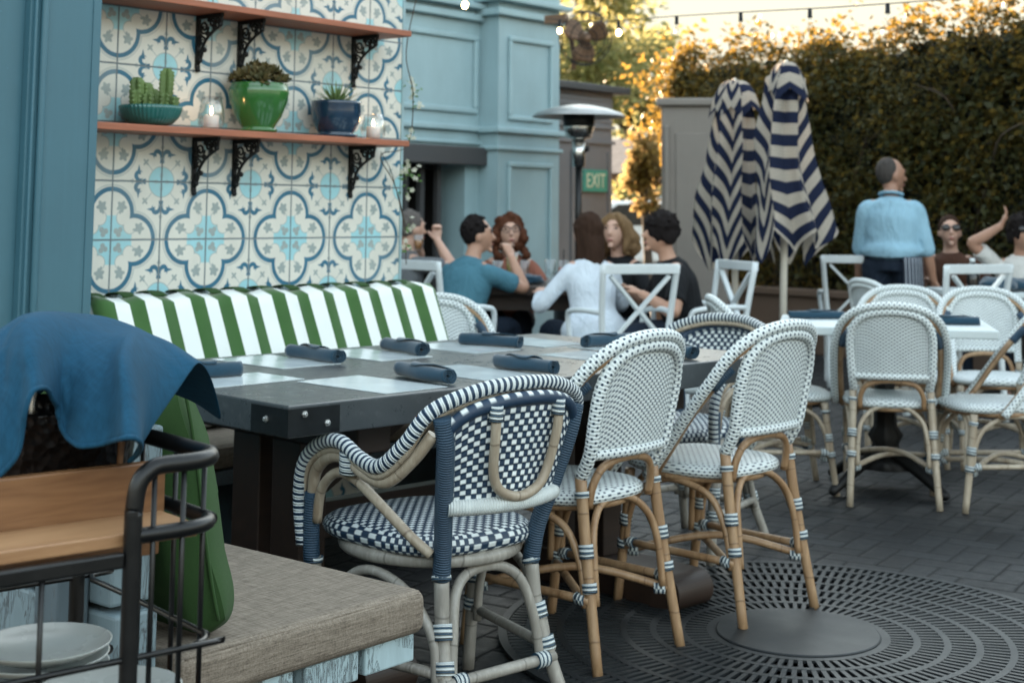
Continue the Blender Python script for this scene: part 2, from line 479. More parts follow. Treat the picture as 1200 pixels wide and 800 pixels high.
def wood(name, c, dark, rough=.5, ax=(1, 12, 12), scale=3., bump=.25):
    m = Mat(name, rough); n = m.noise(scale, 6., .62, stretch=ax, dist=.6); n2 = m.noise(scale*.6, 3.)
    col = m.mix(n.step(.5, .5), dark, c); col = m.mix((n2-.5).step(0., .5)*.35, col, sc_(dark, 1.2))
    m.color(col); m.bump(n, bump, .002); m.roughness((n-.5)*.25+rough); return m.m
M['shelf_wood'] = wood('red brown shelf timber', (.44, .15, .08), (.24, .08, .042), .5)
M['cart_wood'] = wood('orange acacia timber', (.29, .145, .062), (.10, .042, .016), .38, scale=4.5)
M['cart_wood_lit'] = wood('pale acacia tray boards', (.46, .275, .14), (.24, .12, .055), .42, scale=4.5)  # lighter copy of the cart wood: light on the tray floor put into colour
M['dark_wood'] = wood('dark brown timber', (.050, .026, .016), (.018, .010, .008), .55)
M['table_wood'] = wood('near black timber', (.045, .025, .017), (.018, .011, .008), .5)
M['iron'] = plain('black cast iron', (.006, .0065, .007), .5, .3, 20., .4, 90., metal=.3)
M['black_metal'] = plain('black powder coated steel', (.0045, .005, .0055), .38, .25, 12., .12, 120., metal=.2)
M['plate_metal'] = plain('blackened steel plate', (.014, .017, .019), .42, .5, 14., .2, 70., metal=.6)
M['steel'] = plain('worn zinc steel', (.55, .56, .55), .38, .3, 40., .2, 90., metal=.9)
M['dull_steel'] = plain('dull aluminium', (.42, .43, .43), .5, .15, 8., .05, 60., metal=.9)
M['chrome'] = plain('brushed steel', (.6, .6, .58), .25, .15, 12., .05, 90., metal=1.)

def concrete_top():
    m = Mat('dark concrete table top', .33); n = m.noise(2.2, 7., .65); n2 = m.noise(24., 5., .7); n3 = m.noise(120., 2.)
    col = m.mix(n.step(.5, .45), (.030, .036, .040), (.075, .085, .090)); col = m.mix((n2-.55).max(0.)*2.2, col, (.13, .145, .15))
    m.color(col); m.roughness((n2-.5)*.35+.32+(n-.5)*.15); m.bump(n2*.7+n3*.3, .22, .002); return m.m
M['concrete'] = concrete_top()

def peeling(name, c=(.40, .53, .57)):
    m = Mat(name, .6); n = m.noise(5., 7., .7, stretch=(3, 3, .7)); cr = m.noise(16., 6., .75, stretch=(4, 4, .5), dist=1.2); n3 = m.noise(40., 3.)
    crack = (.018-(cr-.5).abs()).step(0., .03)*(m.noise(4., 3.) > .47)
    col = m.mix(n.step(.5, .5), sc_(c, .72), sc_(c, 1.1)); bare = (n-.63).step(.0, .06)
    col = m.mix(bare*.8, col, (.10, .085, .07)); m.color(m.mix(crack*.85, col, (.05, .05, .05)))
    m.bump(bare*-1-crack+n3*.2, .55, .003); return m.m
M['peeling'] = peeling('weathered pale blue paint')
M['peeling_half_shaded'] = peeling('weathered blue paint', (.19, .26, .29))  # the bench paint again, partly darkened to carry shade on the back boards
M['peeling_shaded'] = peeling('weathered grey blue paint', (.095, .135, .16))  # the bench paint darkened: shade under and behind the seats painted in

def fabric(name, c, var=.2, rough=.9, scale=500., sheen=.3, big=8., th=60.):
    m = Mat(name, rough, 0., .2); x, y, z = m.xyz('Object')
    n = m.noise(big, 4., .6); w = m.noise(scale, 2., .5); t1 = m.noise(th, 3., stretch=(1, 14, 3)); t2 = m.noise(th, 3., stretch=(14, 1, 3))
    f = (n-.5)*.5+(t1-.5)*.55+(t2-.5)*.55+.5
    m.color(m.mix(f.clamp(), sc_(c, 1-var), sc_(c, 1+var))); m.b.inputs['Sheen Weight'].default_value = sheen
    m.bump(w*.5+t1*.3+t2*.3, .25, .001); return m.m
M['napkin'] = fabric('navy linen', (.014, .045, .074), .45)
M['cloth'] = fabric('blue chambray cloth', (.010, .060, .112), .5, big=5., sheen=.0, th=22.)
M['green_cloth'] = fabric('leaf green canvas', (.030, .070, .022), .25, sheen=.02)
def stripes():
    m = Mat('green and white striped canvas', .85, 0., .2); u, v = m.uv(); n = m.noise(3., 4.); P = .1205
    f = (u/P+(n-.5)*.03).fract(); k = (.235-(f-.5).abs()).step(0., .02)
    g = m.mix(m.noise(9., 4.), (.034, .092, .026), (.054, .135, .038)); w = m.mix(m.noise(6., 4.), (.66, .72, .70), (.80, .84, .82))
    m.color(m.mix(k, w, g)); m.bump(m.noise(420., 2.)*.5+m.noise(14., 3.)*.8, .22, .003); m.b.inputs['Sheen Weight'].default_value = .2; return m.m
M['stripes'] = stripes()
def linen():
    m = Mat('brown grey slub linen', .9, 0., .2)
    a = m.noise(26., 5., .7, stretch=(.8, 13, 13)); b = m.noise(26., 5., .7, stretch=(13, .8, 13)); c = m.noise(400., 2.); d = m.noise(30., 4., .7, stretch=(9, 9, 1))
    f = (a-.5)*2.0+(b-.5)*1.6+(d-.5)*.8+.5
    m.color(m.mix(f.clamp(), (.098, .079, .062), (.30, .255, .205))); m.bump(a*.5+b*.5+c*.4, .35, .0015); return m.m
M['linen'] = linen()
M['paper'] = plain('glossy laminated placemat', (.60, .67, .69), .13, .06, 4., .03, 30.)
def glaze(name, c, c2, rough=.14, scale=5.):
    m = Mat(name, rough); n = m.noise(scale, 5., .6, stretch=(1, 1, .5)); m.color(m.mix(n.step(.5, .5), c, c2)); m.b.inputs['Coat Weight'].default_value = .5
    m.bump(m.noise(25., 3.), .06, .002); return m.m
M['teal_glaze'] = glaze('teal ribbed glaze', (.012, .085, .078), (.022, .15, .135), .3)
M['green_glaze'] = glaze('green crackle glaze', (.016, .085, .020), (.045, .17, .040), .16)
M['navy_glaze'] = glaze('navy reactive glaze', (.006, .016, .034), (.022, .055, .10), .15)
M['plate'] = plain('pale stoneware', (.42, .45, .44), .25, .06, 5., .03, 20.)
M['soil'] = plain('dark potting soil', (.02, .015, .01), .95, .5, 30., .8, 60., bdist=.01)
M['wax'] = plain('white candle wax', (.75, .68, .66), .45, .05, 4., .03)
fm = Mat('candle flame', .5); fm.color((1, .5, .15)).emit((1., .50, .18), 14.); M['flame'] = fm.m
def glass(name, tint=(1, 1, 1), rough=.02):
    m = Mat(name, rough); m.b.inputs['Transmission Weight'].default_value = 1.; m.b.inputs['IOR'].default_value = 1.3; m.color(tint); return m.m
def thin_glass(name, tint=(.95, .97, .97), k=.14):
    m = Mat(name, .05); nt = m.nt
    tr = nt.nodes.new('ShaderNodeBsdfTransparent'); tr.inputs[0].default_value = (*tint, 1); gl = nt.nodes.new('ShaderNodeBsdfGlossy'); gl.inputs['Roughness'].default_value = .04
    fr = nt.nodes.new('ShaderNodeLayerWeight'); fr.inputs[0].default_value = .35
    mx = nt.nodes.new('ShaderNodeMixShader'); sca = X(nt, fr.outputs['Facing'])*.42+k*.4
    nt.links.new(sca.v, mx.inputs[0]); nt.links.new(tr.outputs[0], mx.inputs[1]); nt.links.new(gl.outputs[0], mx.inputs[2]); nt.links.new(mx.outputs[0], m.out.inputs[0]); return m.m
M['glass'] = thin_glass('clear glass')
M['dark_glass'] = plain('dark window glass', (.006, .007, .008), .12, .3, 3., .0)

def leafmat(name, c, c2, trans, tw=.45, scale=.9, rough=.5):
    m = Mat(name, rough, 0., .3); nt = m.nt
    oi = nt.nodes.new('ShaderNodeNewGeometry'); rnd = X(nt, oi.outputs['Random Per Island']); n = m.noise(scale, 4.)
    f = (rnd*.6+n*.4)
    col = m.mix(f, c, c2); m.color(col)
    t = nt.nodes.new('ShaderNodeBsdfTranslucent'); nt.links.new(m.mix(f, sc_(trans, .6), trans), t.inputs[0])
    mx = nt.nodes.new('ShaderNodeMixShader'); mx.inputs[0].default_value = tw
    nt.links.new(m.b.outputs[0], mx.inputs[1]); nt.links.new(t.outputs[0], mx.inputs[2]); nt.links.new(mx.outputs[0], m.out.inputs[0]); return m.m
M['hedge_leaf'] = leafmat('hedge leaves', (.022, .032, .011), (.056, .064, .022), (.38, .24, .05), .40)
M['blocking_leaf'] = plain('dark light blocking leaves', (.014, .017, .008), .8, .4, 6., 0)  # filler leaves coloured near black, added to stop the sun
M['tree_leaf'] = leafmat('broad leaves turning yellow', (.05, .085, .02), (.16, .17, .04), (.46, .44, .20), .55)
M['tree_leaf_gold'] = leafmat('golden leaves', (.14, .10, .02), (.24, .15, .03), (.36, .26, .12), .5)
M['bark'] = plain('brown bark', (.06, .042, .028), .9, .4, 9., .8, 30., bdist=.01)
M['cactus'] = plain('pale green cactus', (.10, .16, .045), .6, .5, 14., .5, 50., bdist=.004)
M['succulent'] = leafmat('succulent rosettes', (.030, .050, .022), (.20, .14, .055), (.10, .12, .04), .2, 8.)
M['agave'] = leafmat('agave blades', (.10, .17, .06), (.20, .28, .11), (.20, .28, .08), .25, 5.)
M['petal'] = leafmat('white jasmine petals', (.62, .62, .50), (.78, .78, .68), (.6, .6, .45), .35)
M['vine_leaf'] = leafmat('jasmine leaves', (.05, .13, .025), (.10, .22, .05), (.16, .28, .04), .35)
M['white_paint'] = painted('white painted metal', (.60, .66, .68), .4, .1)
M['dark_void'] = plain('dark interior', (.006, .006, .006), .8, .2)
# ------------------------------------------------------------------ the wicker side chair (faces +Y, seat centre at the origin)
def mirror(pts): return [(-x, y, z) for (x, y, z) in pts]
def arch_top(x, hw, z0, h): return z0+h*math.sqrt(max(0., 1-min(1., abs(x)/hw)**2.3))
def seat_mesh(w, d, y0, z, th, weave_scale=1.):
    """a rounded, slightly domed woven seat"""
    mb = MB(); n = 40
    def out(a, k):                                                  # superellipse outline, narrower at the back
        c, s_ = math.cos(a), math.sin(a); e = 2/3.2
        x = math.copysign(abs(c)**e, c)*w/2; y = math.copysign(abs(s_)**e, s_)*d/2
        x *= 1-.09*(1-(y/d+.5)); return x*k, y*k+y0
    prof = [(0, .006), (.3, .006), (.6, .005), (.82, .002), (.94, -.004), (1.0, -.014), (1.02, -.026), (1.0, -.038), (.95, -.046), (.6, -.046), (0, -.046)]
    rings = []
    L = 0; Ls = []
    for i, (k, h) in enumerate(prof):
        if i: L += math.hypot((k-prof[i-1][0])*w/2, h-prof[i-1][1])
        Ls.append(L); ring = []
        for j in range(n):
            x, y = out(2*PI*j/n, k); ring.append(mb.bm.verts.new((x, y, z+h*th/.046)))
        rings.append(ring)
    for i in range(len(rings)-1):
        for j in range(n):
            k = (j+1) % n; q = [rings[i][j], rings[i][k], rings[i+1][k], rings[i+1][j]]
            if i < 4: uv = [(v.co.x, v.co.y) for v in q]
            else: uv = [((jj/n)*1.6, Ls[ii]) for jj, ii in ((j, i), (j+1, i), (j+1, i+1), (j, i+1))]
            mb.face(q, uv, True)
    bmesh.ops.remove_doubles(mb.bm, verts=mb.bm.verts[:], dist=1e-5)
    return mb
def bands(mb, a, b, spots, r, ln=.03):
    """bindings round a leg from a to b at the given fractions"""
    a = Vector(a); b = Vector(b); d = (b-a).normalized()
    for f in spots:
        p = a.lerp(b, f); mb.tube([p-d*ln/2, p+d*ln/2], r, 12, 2)

def side_chair(label, canemat, legmat):
    t = thing('bistro_chair', label, 'chair')
    cm = M[canemat]; lm = M[legmat]
    seat_mesh(.425, .42, .015, .463, .040).build('seat', M['weave_seat'], t)
    MB().tube([(math.cos(a)*.192, .015+math.sin(a)*.188, .418) for a in np.linspace(0, 2*PI, 17)], .0125, 10, 3).build('seat_ring', cm, t)
    hw = .172
    def ys(x, z): return -.195-.235*(z-.46)-.022*(1-(x/hw)**2)
    # inner hoop that carries the back
    up = [(-.160, -.185, .505), (-.166, ys(-.166, .57), .57), (-.171, ys(-.171, .66), .66), (-.171, ys(-.171, .74), .74), (-.150, ys(-.15, .805), .805), (-.095, ys(-.095, .845), .845), (0, ys(0, .858), .858)]
    MB().tube(up+mirror(up[:-1])[::-1], .0185, 14, 6).build('back_frame', M['wrap_pale'], t)
    rail = [(x, ys(x, .568), .568) for x in np.linspace(-.165, .165, 7)]
    MB().tube(rail, .015, 12, 4).build('back_rail', M['wrap_pale'], t)
    mb = MB(); lo = .568
    def bp(u, v):
        x = (u-.5)*2*.168; zt = .735+.115*max(0., 1-abs(u*2-1)**2.6)**.5; z = lo+(zt-lo)*v; return Vector((x, ys(x, z), z))
    mb.grid(bp, 18, 14, lambda u, v: ((u-.5)*.336, v*.285)).build('backrest', M['weave_pale'], t, solid=.008)
    # outer hoop, running down to the sides of the seat
    def hoop(dx, dz, dy=0.):
        q = [(-.236+dx, .055+dy, .415), (-.240+dx, -.015, .50), (-.242+dx, -.105+dy, .615), (-.236+dx, -.185+dy, .715), (-.205+dx*.9, -.250+dy, .808+dz*.6), (-.125+dx*.4, -.300+dy, .868+dz), (0, -.318+dy, .886+dz)]
        return q+mirror(q[:-1])[::-1]
    MB().tube(hoop(0, 0), .0175, 14, 6).build('arm_hoop', M['wrap_pale'], t)
    MB().tube(hoop(.020, -.024, .004), .009, 8, 6).build('hoop_lining', cm, t)
    for s in (-1, 1):
        q = [(s*.206, .060, .405), (s*.212, -.02, .505), (s*.214, -.10, .612), (s*.206, -.175, .70), (s*.185, -.222, .755)]
        a = MB().tube(q, .0125, 10, 5).build('arm_cane', cm, t)
        MB().tube([q[3], (s*.198, -.205, .735), (s*.180, -.226, .762)], .0185, 12, 3).build('wrapping', M['wrap_navy'], a)
        # legs: the rear ones splay back, the front ones stand straighter
        for (top, mid, foot, f1) in (((s*.162, -.186, .51), (s*.170, -.215, .30), (s*.186, -.268, .0), .44), ((s*.186, .165, .42), (s*.188, .182, .25), (s*.190, .215, .0), .36)):
            l = MB().tube([top, mid, foot], [.0165, .0155, .0145], 12, 5).build('leg', lm, t)
            for (f, ln) in ((.115, .016), (.46, .036), (.625, .026)):
                p = Vector(top).lerp(Vector(mid), f*2) if f < .5 else Vector(mid).lerp(Vector(foot), f*2-1)
                d = (Vector(foot)-Vector(top)).normalized(); MB().tube([p-d*ln/2, p+d*ln/2], .0205, 12, 2).build('binding', M['binding'], l)
    # bent canes bracing the legs under the seat, one arch on each side
    ar = [(-.150, -.232, .175), (-.146, -.222, .28), (-.128, -.205, .365), (-.075, -.185, .418), (0, -.180, .432)]
    MB().tube(ar+mirror(ar[:-1])[::-1], .0105, 10, 5).build('leg_arch', lm, t)
    ar = [(-.168, .200, .175), (-.163, .192, .28), (-.140, .178, .36), (-.075, .170, .405), (0, .168, .412)]
    MB().tube(ar+mirror(ar[:-1])[::-1], .0105, 10, 5).build('leg_arch', lm, t)
    for s in (-1, 1):
        ar = [(s*.182, -.222, .175), (s*.178, -.200, .28), (s*.180, -.150, .37), (s*.186, -.06, .405), (s*.188, .03, .405), (s*.188, .12, .36), (s*.190, .165, .28), (s*.192, .178, .175)]
        MB().tube(ar, .0105, 10, 5).build('leg_arch', lm, t)
    ar = [(-.135, -.192, .425), (-.130, -.205, .485), (-.095, -.216, .532), (0, -.222, .548)]
    MB().tube(ar+mirror(ar[:-1])[::-1], .0115, 10, 5).build('back_arch', cm, t)
    for s in (-1, 1):
        st = MB().tube([(s*.178, -.243, .165), (s*.02, -.02, .205+.01*s), (-s*.188, .196, .165)], .0115, 10, 5).build('stretcher', lm, t)
        for f in (.06, .94):
            p = Vector((s*.178, -.243, .165)).lerp(Vector((-s*.188, .196, .165)), f); d = Vector((-s*.366, .439, 0)).normalized()
            MB().tube([p-d*.016, p+d*.016], .0165, 12, 2).build('binding', M['binding'], st)
        p1, p2 = (s*.181, -.236, .195), (s*.190, .190, .195)
        st = MB().tube([p1, p2], .0115, 10, 4).build('stretcher', lm, t)
        for f in (.07, .93):
            p = Vector(p1).lerp(Vector(p2), f); MB().tube([p-Vector((0, .016, 0)), p+Vector((0, .016, 0))], .0165, 12, 2).build('binding', M['binding'], st)
    return t

# ------------------------------------------------------------------ the navy armchair (faces +Y)
def arm_chair(label):
    t = thing('wicker_armchair', label, 'chair'); g = M['cane_grey']
    seat_mesh(.455, .49, .065, .462, .050).build('seat', M['weave_dark'], t)
    MB().tube([(math.cos(a)*.208, .06+math.sin(a)*.228, .398) for a in np.linspace(0, 2*PI, 17)], .0165, 12, 3).build('seat_ring', g, t)
    def hw(z): return .146+.070*(z-.40)/.37
    def ys(x, z): return -.168-.215*(z-.40)-.050*(1-(x/hw(z))**2)
    up = [(-hw(.545), ys(-hw(.545), .545), .545), (-hw(.66), ys(-hw(.66), .66), .66), (-.200, ys(-.200, .715), .715), (-.158, ys(-.158, .758), .758), (-.080, ys(-.080, .780), .780), (0, ys(0, .785), .785)]
    MB().tube(up+mirror(up[:-1])[::-1], .0165, 14, 6).build('back_border', M['weave_border'], t)
    def bp(u, v):
        k = (u-.5)*2; zt = .68+.098*max(0., 1-abs(k)**2.6)**.5; z = .54+(zt-.54)*v; x = k*hw(z)*.985; return Vector((x, ys(x, z), z))
    MB().grid(bp, 18, 12, lambda u, v: ((u-.5)*.385, v*.235)).build('backrest', M['weave_dark'], t, solid=.009)
    MB().tube([(x, ys(x, .538)-.008, .538) for x in np.linspace(-.168, .168, 7)], .0195, 14, 4).build('back_rail', M['wrap_white'], t)
    u = [(-.100, ys(-.1, .765)-.016, .765), (-.098, ys(-.09, .70)-.022, .70), (-.086, ys(-.09, .62)-.022, .615), (-.058, ys(-.06, .565)-.024, .572), (0, ys(0, .55)-.022, .555)]
    uo = MB().tube(u+mirror(u[:-1])[::-1], .0120, 12, 6).build('back_cane', M['cane_pale'], t)
    for s in (-1, 1): MB().tube([(s*.100, ys(.1, .765)-.013, .775), (s*.099, ys(.1, .74)-.017, .738)], .0170, 12, 3).build('binding', M['binding'], uo)
    # one hoop makes the top rail and both arms and comes down as the front posts
    def hoop(k, dz, dy=0.):
        q = [(-.278*k, .215+dy, .40), (-.284*k, .225+dy, .52), (-.288*k, .200+dy, .606+dz*.6), (-.288*k, .130+dy*.5, .658+dz), (-.287*k, .050, .668+dz), (-.288*k, -.030, .640+dz), (-.286*k, -.105, .632+dz), (-.268*k, -.175, .690+dz), (-.230*k, -.225-dy, .765+dz), (-.120*k, -.268-dy, .808+dz), (0, -.284-dy, .818+dz)]
        return q+mirror(q[:-1])[::-1]
    MB().tube(hoop(1, 0), .0175, 14, 6).build('arm_hoop', M['wrap_dark'], t)
    MB().tube(hoop(.985, -.0225, -.010), .0085, 8, 6).build('hoop_lining', M['cane_pale'], t)
    for s in (-1, 1):
        q = [(s*.268, .190, .52), (s*.272, .176, .580), (s*.275, .120, .622), (s*.275, .045, .630), (s*.275, -.035, .602), (s*.268, -.11, .596), (s*.245, -.175, .650), (s*.218, -.215, .710)]
        MB().tube(q, .0150, 12, 5).build('arm_cane', M['cane_pale'], t)
        q = [(s*.266, .175, .46), (s*.268, .155, .54), (s*.268, .095, .588), (s*.262, .025, .582), (s*.240, -.05, .53), (s*.205, -.12, .465), (s*.172, -.155, .425)]
        ac = MB().tube(q, .0122, 12, 5).build('arm_arch', M['cane_pale'], t)
        MB().tube([(s*.274, .030, .596), (s*.277, .026, .648)], .026, 14, 3).build('binding', M['binding'], ac)
        # rear post wrapped navy, bare cane below
        p = [(s*.142, -.158, .365), (s*.150, -.172, .45), (s*.172, -.200, .55), (s*.198, -.235, .68), (s*.214, -.240, .750)]
        MB().tube(p, .0215, 14, 5).build('back_post', M['wrap_navy'], t)
        fp = MB().tube([(s*.268, .190, .36), (s*.268, .196, .44), (s*.268, .192, .53)], .0205, 14, 4).build('front_post', M['wrap_navy'], t)
        for (top, mid, foot) in (((s*.142, -.158, .375), (s*.152, -.180, .22), (s*.190, -.255, 0)), ((s*.262, .190, .375), (s*.260, .195, .22), (s*.262, .215, 0))):
            l = MB().tube([top, mid, foot], [.0185, .0175, .0165], 12, 5).build('leg', g, t)
            for (f, ln) in ((.02, .012), (.40, .036), (.60, .030)):
                p = Vector(top).lerp(Vector(mid), f*2) if f < .5 else Vector(mid).lerp(Vector(foot), f*2-1)
                d = (Vector(foot)-Vector(top)).normalized(); MB().tube([p-d*ln/2, p+d*ln/2], .0235, 12, 2).build('binding', M['binding'], l)
    ar = [(-.142, -.200, .13), (-.128, -.186, .24), (-.105, -.166, .325), (-.060, -.150, .362), (0, -.148, .372)]
    MB().tube(ar+mirror(ar[:-1])[::-1], .0130, 10, 5).build('leg_arch', g, t)
    for s in (-1, 1):
        ar = [(s*.178, -.188, .14), (s*.172, -.165, .24), (s*.188, -.09, .33), (s*.212, .02, .365), (s*.230, .10, .33), (s*.244, .150, .24), (s*.246, .162, .14)]
        MB().tube(ar, .0120, 10, 5).build('leg_arch', g, t)
        p1, p2 = (s*.168, -.208, .165), (s*.258, .196, .165)
        MB().tube([p1, p2], .0125, 10, 4).build('stretcher', g, t)
    p1, p2 = (-.172, -.212, .145), (.172, -.212, .145)
    st = MB().tube([p1, p2], .0135, 10, 4).build('stretcher', g, t)
    for x in (-.130, .130): MB().tube([(x-.018, -.212, .145), (x+.018, -.212, .145)], .019, 12, 2).build('binding', M['binding'], st)
    return t

GW = 'pale wicker bistro chairs'; GD = 'navy and white wicker armchairs'
a1 = arm_chair('navy and white wicker armchair nearest the camera, beside the linen bench cushion'); tag(a1, group=GD)
a2 = copy_tree(a1); a2['label'] = 'navy and white wicker armchair standing at the far end of the long dark table'
a1.location = (2.725, 2.49, 0); a1.rotation_euler = (0, 0, R(-8))
a2.location = (4.62, 3.02, 0); a2.rotation_euler = (0, 0, R(87))

c1 = side_chair('pale wicker chair with honey cane legs, next to the navy armchair at the long table', 'cane', 'cane'); tag(c1, group=GW)
c2 = copy_tree(c1); c2['label'] = 'pale wicker chair with honey cane legs standing on the round iron tree grate'
c1.location = (3.36, 2.605, 0); c1.rotation_euler = (0, 0, R(-2))
c2.location = (3.985, 2.52, 0); c2.rotation_euler = (0, 0, R(-5))
e1 = side_chair('pale wicker chair with bleached legs, its back to the camera at the white topped table', 'cane', 'cane_pale'); tag(e1, group=GW)
def place(x, y, head, label):
    o = copy_tree(e1); o.location = (x, y, 0); o.rotation_euler = (0, 0, R(head-90)); o['label'] = label; return o
e1.scale = (.98, .98, .95); e1.location = (6.00, 2.86, 0); e1.rotation_euler = (0, 0, R(28-90))
place(5.86, 3.33, -48, 'pale wicker chair seen from its side at the left end of the white topped table')
place(6.17, 2.46, 134, 'pale wicker chair cut off by the right edge, its side turned to the camera')
place(6.93, 3.22, 206, 'pale wicker chair behind the white topped table, mostly hidden by the chair in front')
place(7.12, 2.84, 212, 'pale wicker chair behind the white topped table at the far right corner')
place(8.05, 3.72, 330, 'pale wicker chair left of the standing waiter in front of the hedge')
place(4.64, 4.20, 240, 'pale wicker chair with its woven back facing us beside the striped bench cushion')
# ------------------------------------------------------------------ the paving
mb = MB(); mb.box((-60, -60, -.3), (140, 140, 0)); gr = mb.build('ground', M['pavers']); tag(gr, kind='structure')

# ------------------------------------------------------------------ restaurant wall: tiled bay, teal post and panel
WY = 4.257; WX = 2.9368; WZ = 1.112
rw = thing('restaurant_wall', 'restaurant wall bay faced with blue and white patterned cement tiles beside a teal painted post', 'wall', (3.5, WY, 0))
mb = MB()
v = [mb.bm.verts.new(p) for p in ((2.70, WY, 0), (4.346, WY, 0), (4.346, WY, 3.4), (2.70, WY, 3.4))]
mb.face(v, [(q.co.x-WX, q.co.z-WZ) for q in v]); mb.build('tile_panel', M['tiles'], rw, world=True)
MB().box((1.0, WY+.002, 0), (4.350, WY+.24, 3.4)).build('wall', M['blue_wall'], rw, world=True)
PY_ = WY-.235; pr_ = at_y(112, 190, PY_).x; pl_ = at_y(47, 120, PY_).x    # the post stands proud of the shelves
MB().box((pl_, PY_, 0), (pr_, WY-.001, 3.4)).build('post', M['blue_post'], rw, bevel=.005, world=True)
MB().box((pr_-.030, PY_-.0035, 0), (pr_-.0005, PY_-.0005, 3.4)).build('post_edge_strip', M['blue_post'], rw, bevel=.001, world=True)
mb = MB()
for (x0, x1, d) in ((pl_-.034, pl_-.0005, .215), (pl_-.024, pl_-.0007, .226)): mb.box((x0, WY-d, 0), (x1, WY-.002, 3.4))
mb.tube([(pl_+.004, PY_-.003, 0), (pl_+.004, PY_-.003, 3.4)], .012, 10, 1); mb.tube([(pl_-.019, WY-.226, 0), (pl_-.019, WY-.226, 3.4)], .006, 8, 1)
mb.build('post_moulding', M['blue_post'], rw, bevel=.003, world=True)
MB().box((1.0, WY-.185, 0), (pl_-.035, WY-.003, 3.4)).build('teal_panel', M['blue_post'], rw, world=True)
# the return of the bay: painted jamb seen edge-on at the tile's right end
MB().box((4.3465, WY-.004, 0), (4.360, WY+.24, 3.4)).build('edge_trim', M['blue_wall'], rw, world=True)

# ------------------------------------------------------------------ shelves with cast iron brackets
def scroll(cx, cy, r0, r1, a0, turns, n=14):
    return [(cx+math.cos(a0+turns*2*PI*i/n)*(r0+(r1-r0)*i/n), cy+math.sin(a0+turns*2*PI*i/n)*(r0+(r1-r0)*i/n)) for i in range(n+1)]
def bracket(parent, x, z, y=WY, w=.145, h=.195):
    """an ornate scrolled bracket in the plane x = const, its corner under the shelf"""
    mb = MB()
    P = lambda a, b: (x, y-a, z-b)                                    # a out from the wall, b down from the shelf
    mb.bar(P(.006, -.0), P(.006, h), .016, .012); mb.bar(P(.0, .006), P(w, .006), .016, .012, up=(1, 0, 0))
    def curl(pts, r=.0042): mb.tube([P(a, b) for a, b in pts], r, 6, 3)
    curl([(w-.004, .010), (w-.012, .042), (w-.05, .062), (w-.085, .085), (.035, .115), (.028, .15), (.012, .178)], .006)
    curl(scroll(.040, .045, .026, .006, 0., 1.6)); curl(scroll(.088, .032, .020, .005, 1.2, -1.5)); curl(scroll(.032, .095, .020, .005, 2.2, 1.4)); curl(scroll(.118, .022, .013, .004, 0., 1.2)); curl(scroll(.022, .140, .013, .004, .5, -1.3))
    for (a, b) in ((.062, .070), (.045, .128), (.103, .052), (.02, .165), (.018, .075), (.07, .02), (.132, .040)): mb.ball(P(a, b), (.010, .010, .010), 8, 6)
    mb.ball(P(.010, h+.004), .010, 8, 6)
    return mb.build('bracket', M['iron'], parent)
S1Z = 1.478
def shelf(z, label, name, x0, x1, bx):
    t = thing(name, label, 'shelf', ((x0+x1)/2, WY, z))
    MB().box((x0, WY-.192, z), (x1, WY-.001, z+.024)).build('plank', M['shelf_wood'], t, bevel=.003, world=True)
    for x in bx:
        b = bracket(None, x, z-.001); b.parent = t; b.matrix_parent_inverse.identity()
        b.data.transform(Matrix.Translation(-t.location)); KIDS.setdefault(t.name, []).append(b)
    return t
shelf(S1Z, 'red brown timber wall shelf on black scrolled iron brackets, carrying pots and candles', 'wall_shelf', 2.70, 4.203, (3.276, 3.461, 4.055))
shelf(1.925, 'upper timber wall shelf on black iron brackets, cut off by the top of the picture', 'wall_shelf', 2.70, 4.206, (3.276, 3.47, 4.06))
ST = S1Z+.0245; SY = WY-.115

# cactus in a ribbed bowl
t = thing('potted_cactus', 'clump of ridged green cactus in a teal ribbed bowl, left end of the shelf', 'plant', (3.0, SY, ST), 0, 'plants in pots on the wall shelf')
fl = lambda a, r, z: r*(1+.022*math.cos(44*a)*min(1, z/.02))
MB().lathe([(.052, .0), (.074, .008), (.094, .030), (.104, .055), (.106, .066), (.101, .070), (.098, .066), (.095, .058), (0, .056)], seg=176, fn=fl).build('pot', M['teal_glaze'], t)
mb = MB()
for i, (x, y, h, r) in enumerate(((.052, -.01, .150, .019), (-.055, 0, .110, .018), (-.02, .0, .095, .017), (.016, .01, .075, .016), (-.078, -.02, .065, .015), (.076, .02, .075, .015), (.03, -.035, .06, .014), (-.04, -.04, .055, .014), (.0, .04, .085, .015), (.06, -.045, .05, .013))):
    lean = (x*.30, y*.2); star = lambda a, rr, z, k=i: rr*(1+.40*math.cos(4*a+k+z*7))*(1+.13*max(0, math.cos(4*a+k+z*7))*math.sin(z*420+k))
    mb.lathe([(r*(.85+.2*math.sin(q*2.6))*(1 if q < .93 else .62), h*q) for q in np.linspace(0, .985, 26)]+[(.0001, h)], (x, y, .055), 36, Matrix(((1, 0, lean[0]*2), (0, 1, lean[1]*2), (0, 0, 1))), star)
mb.build('cactus', M['cactus'], t)
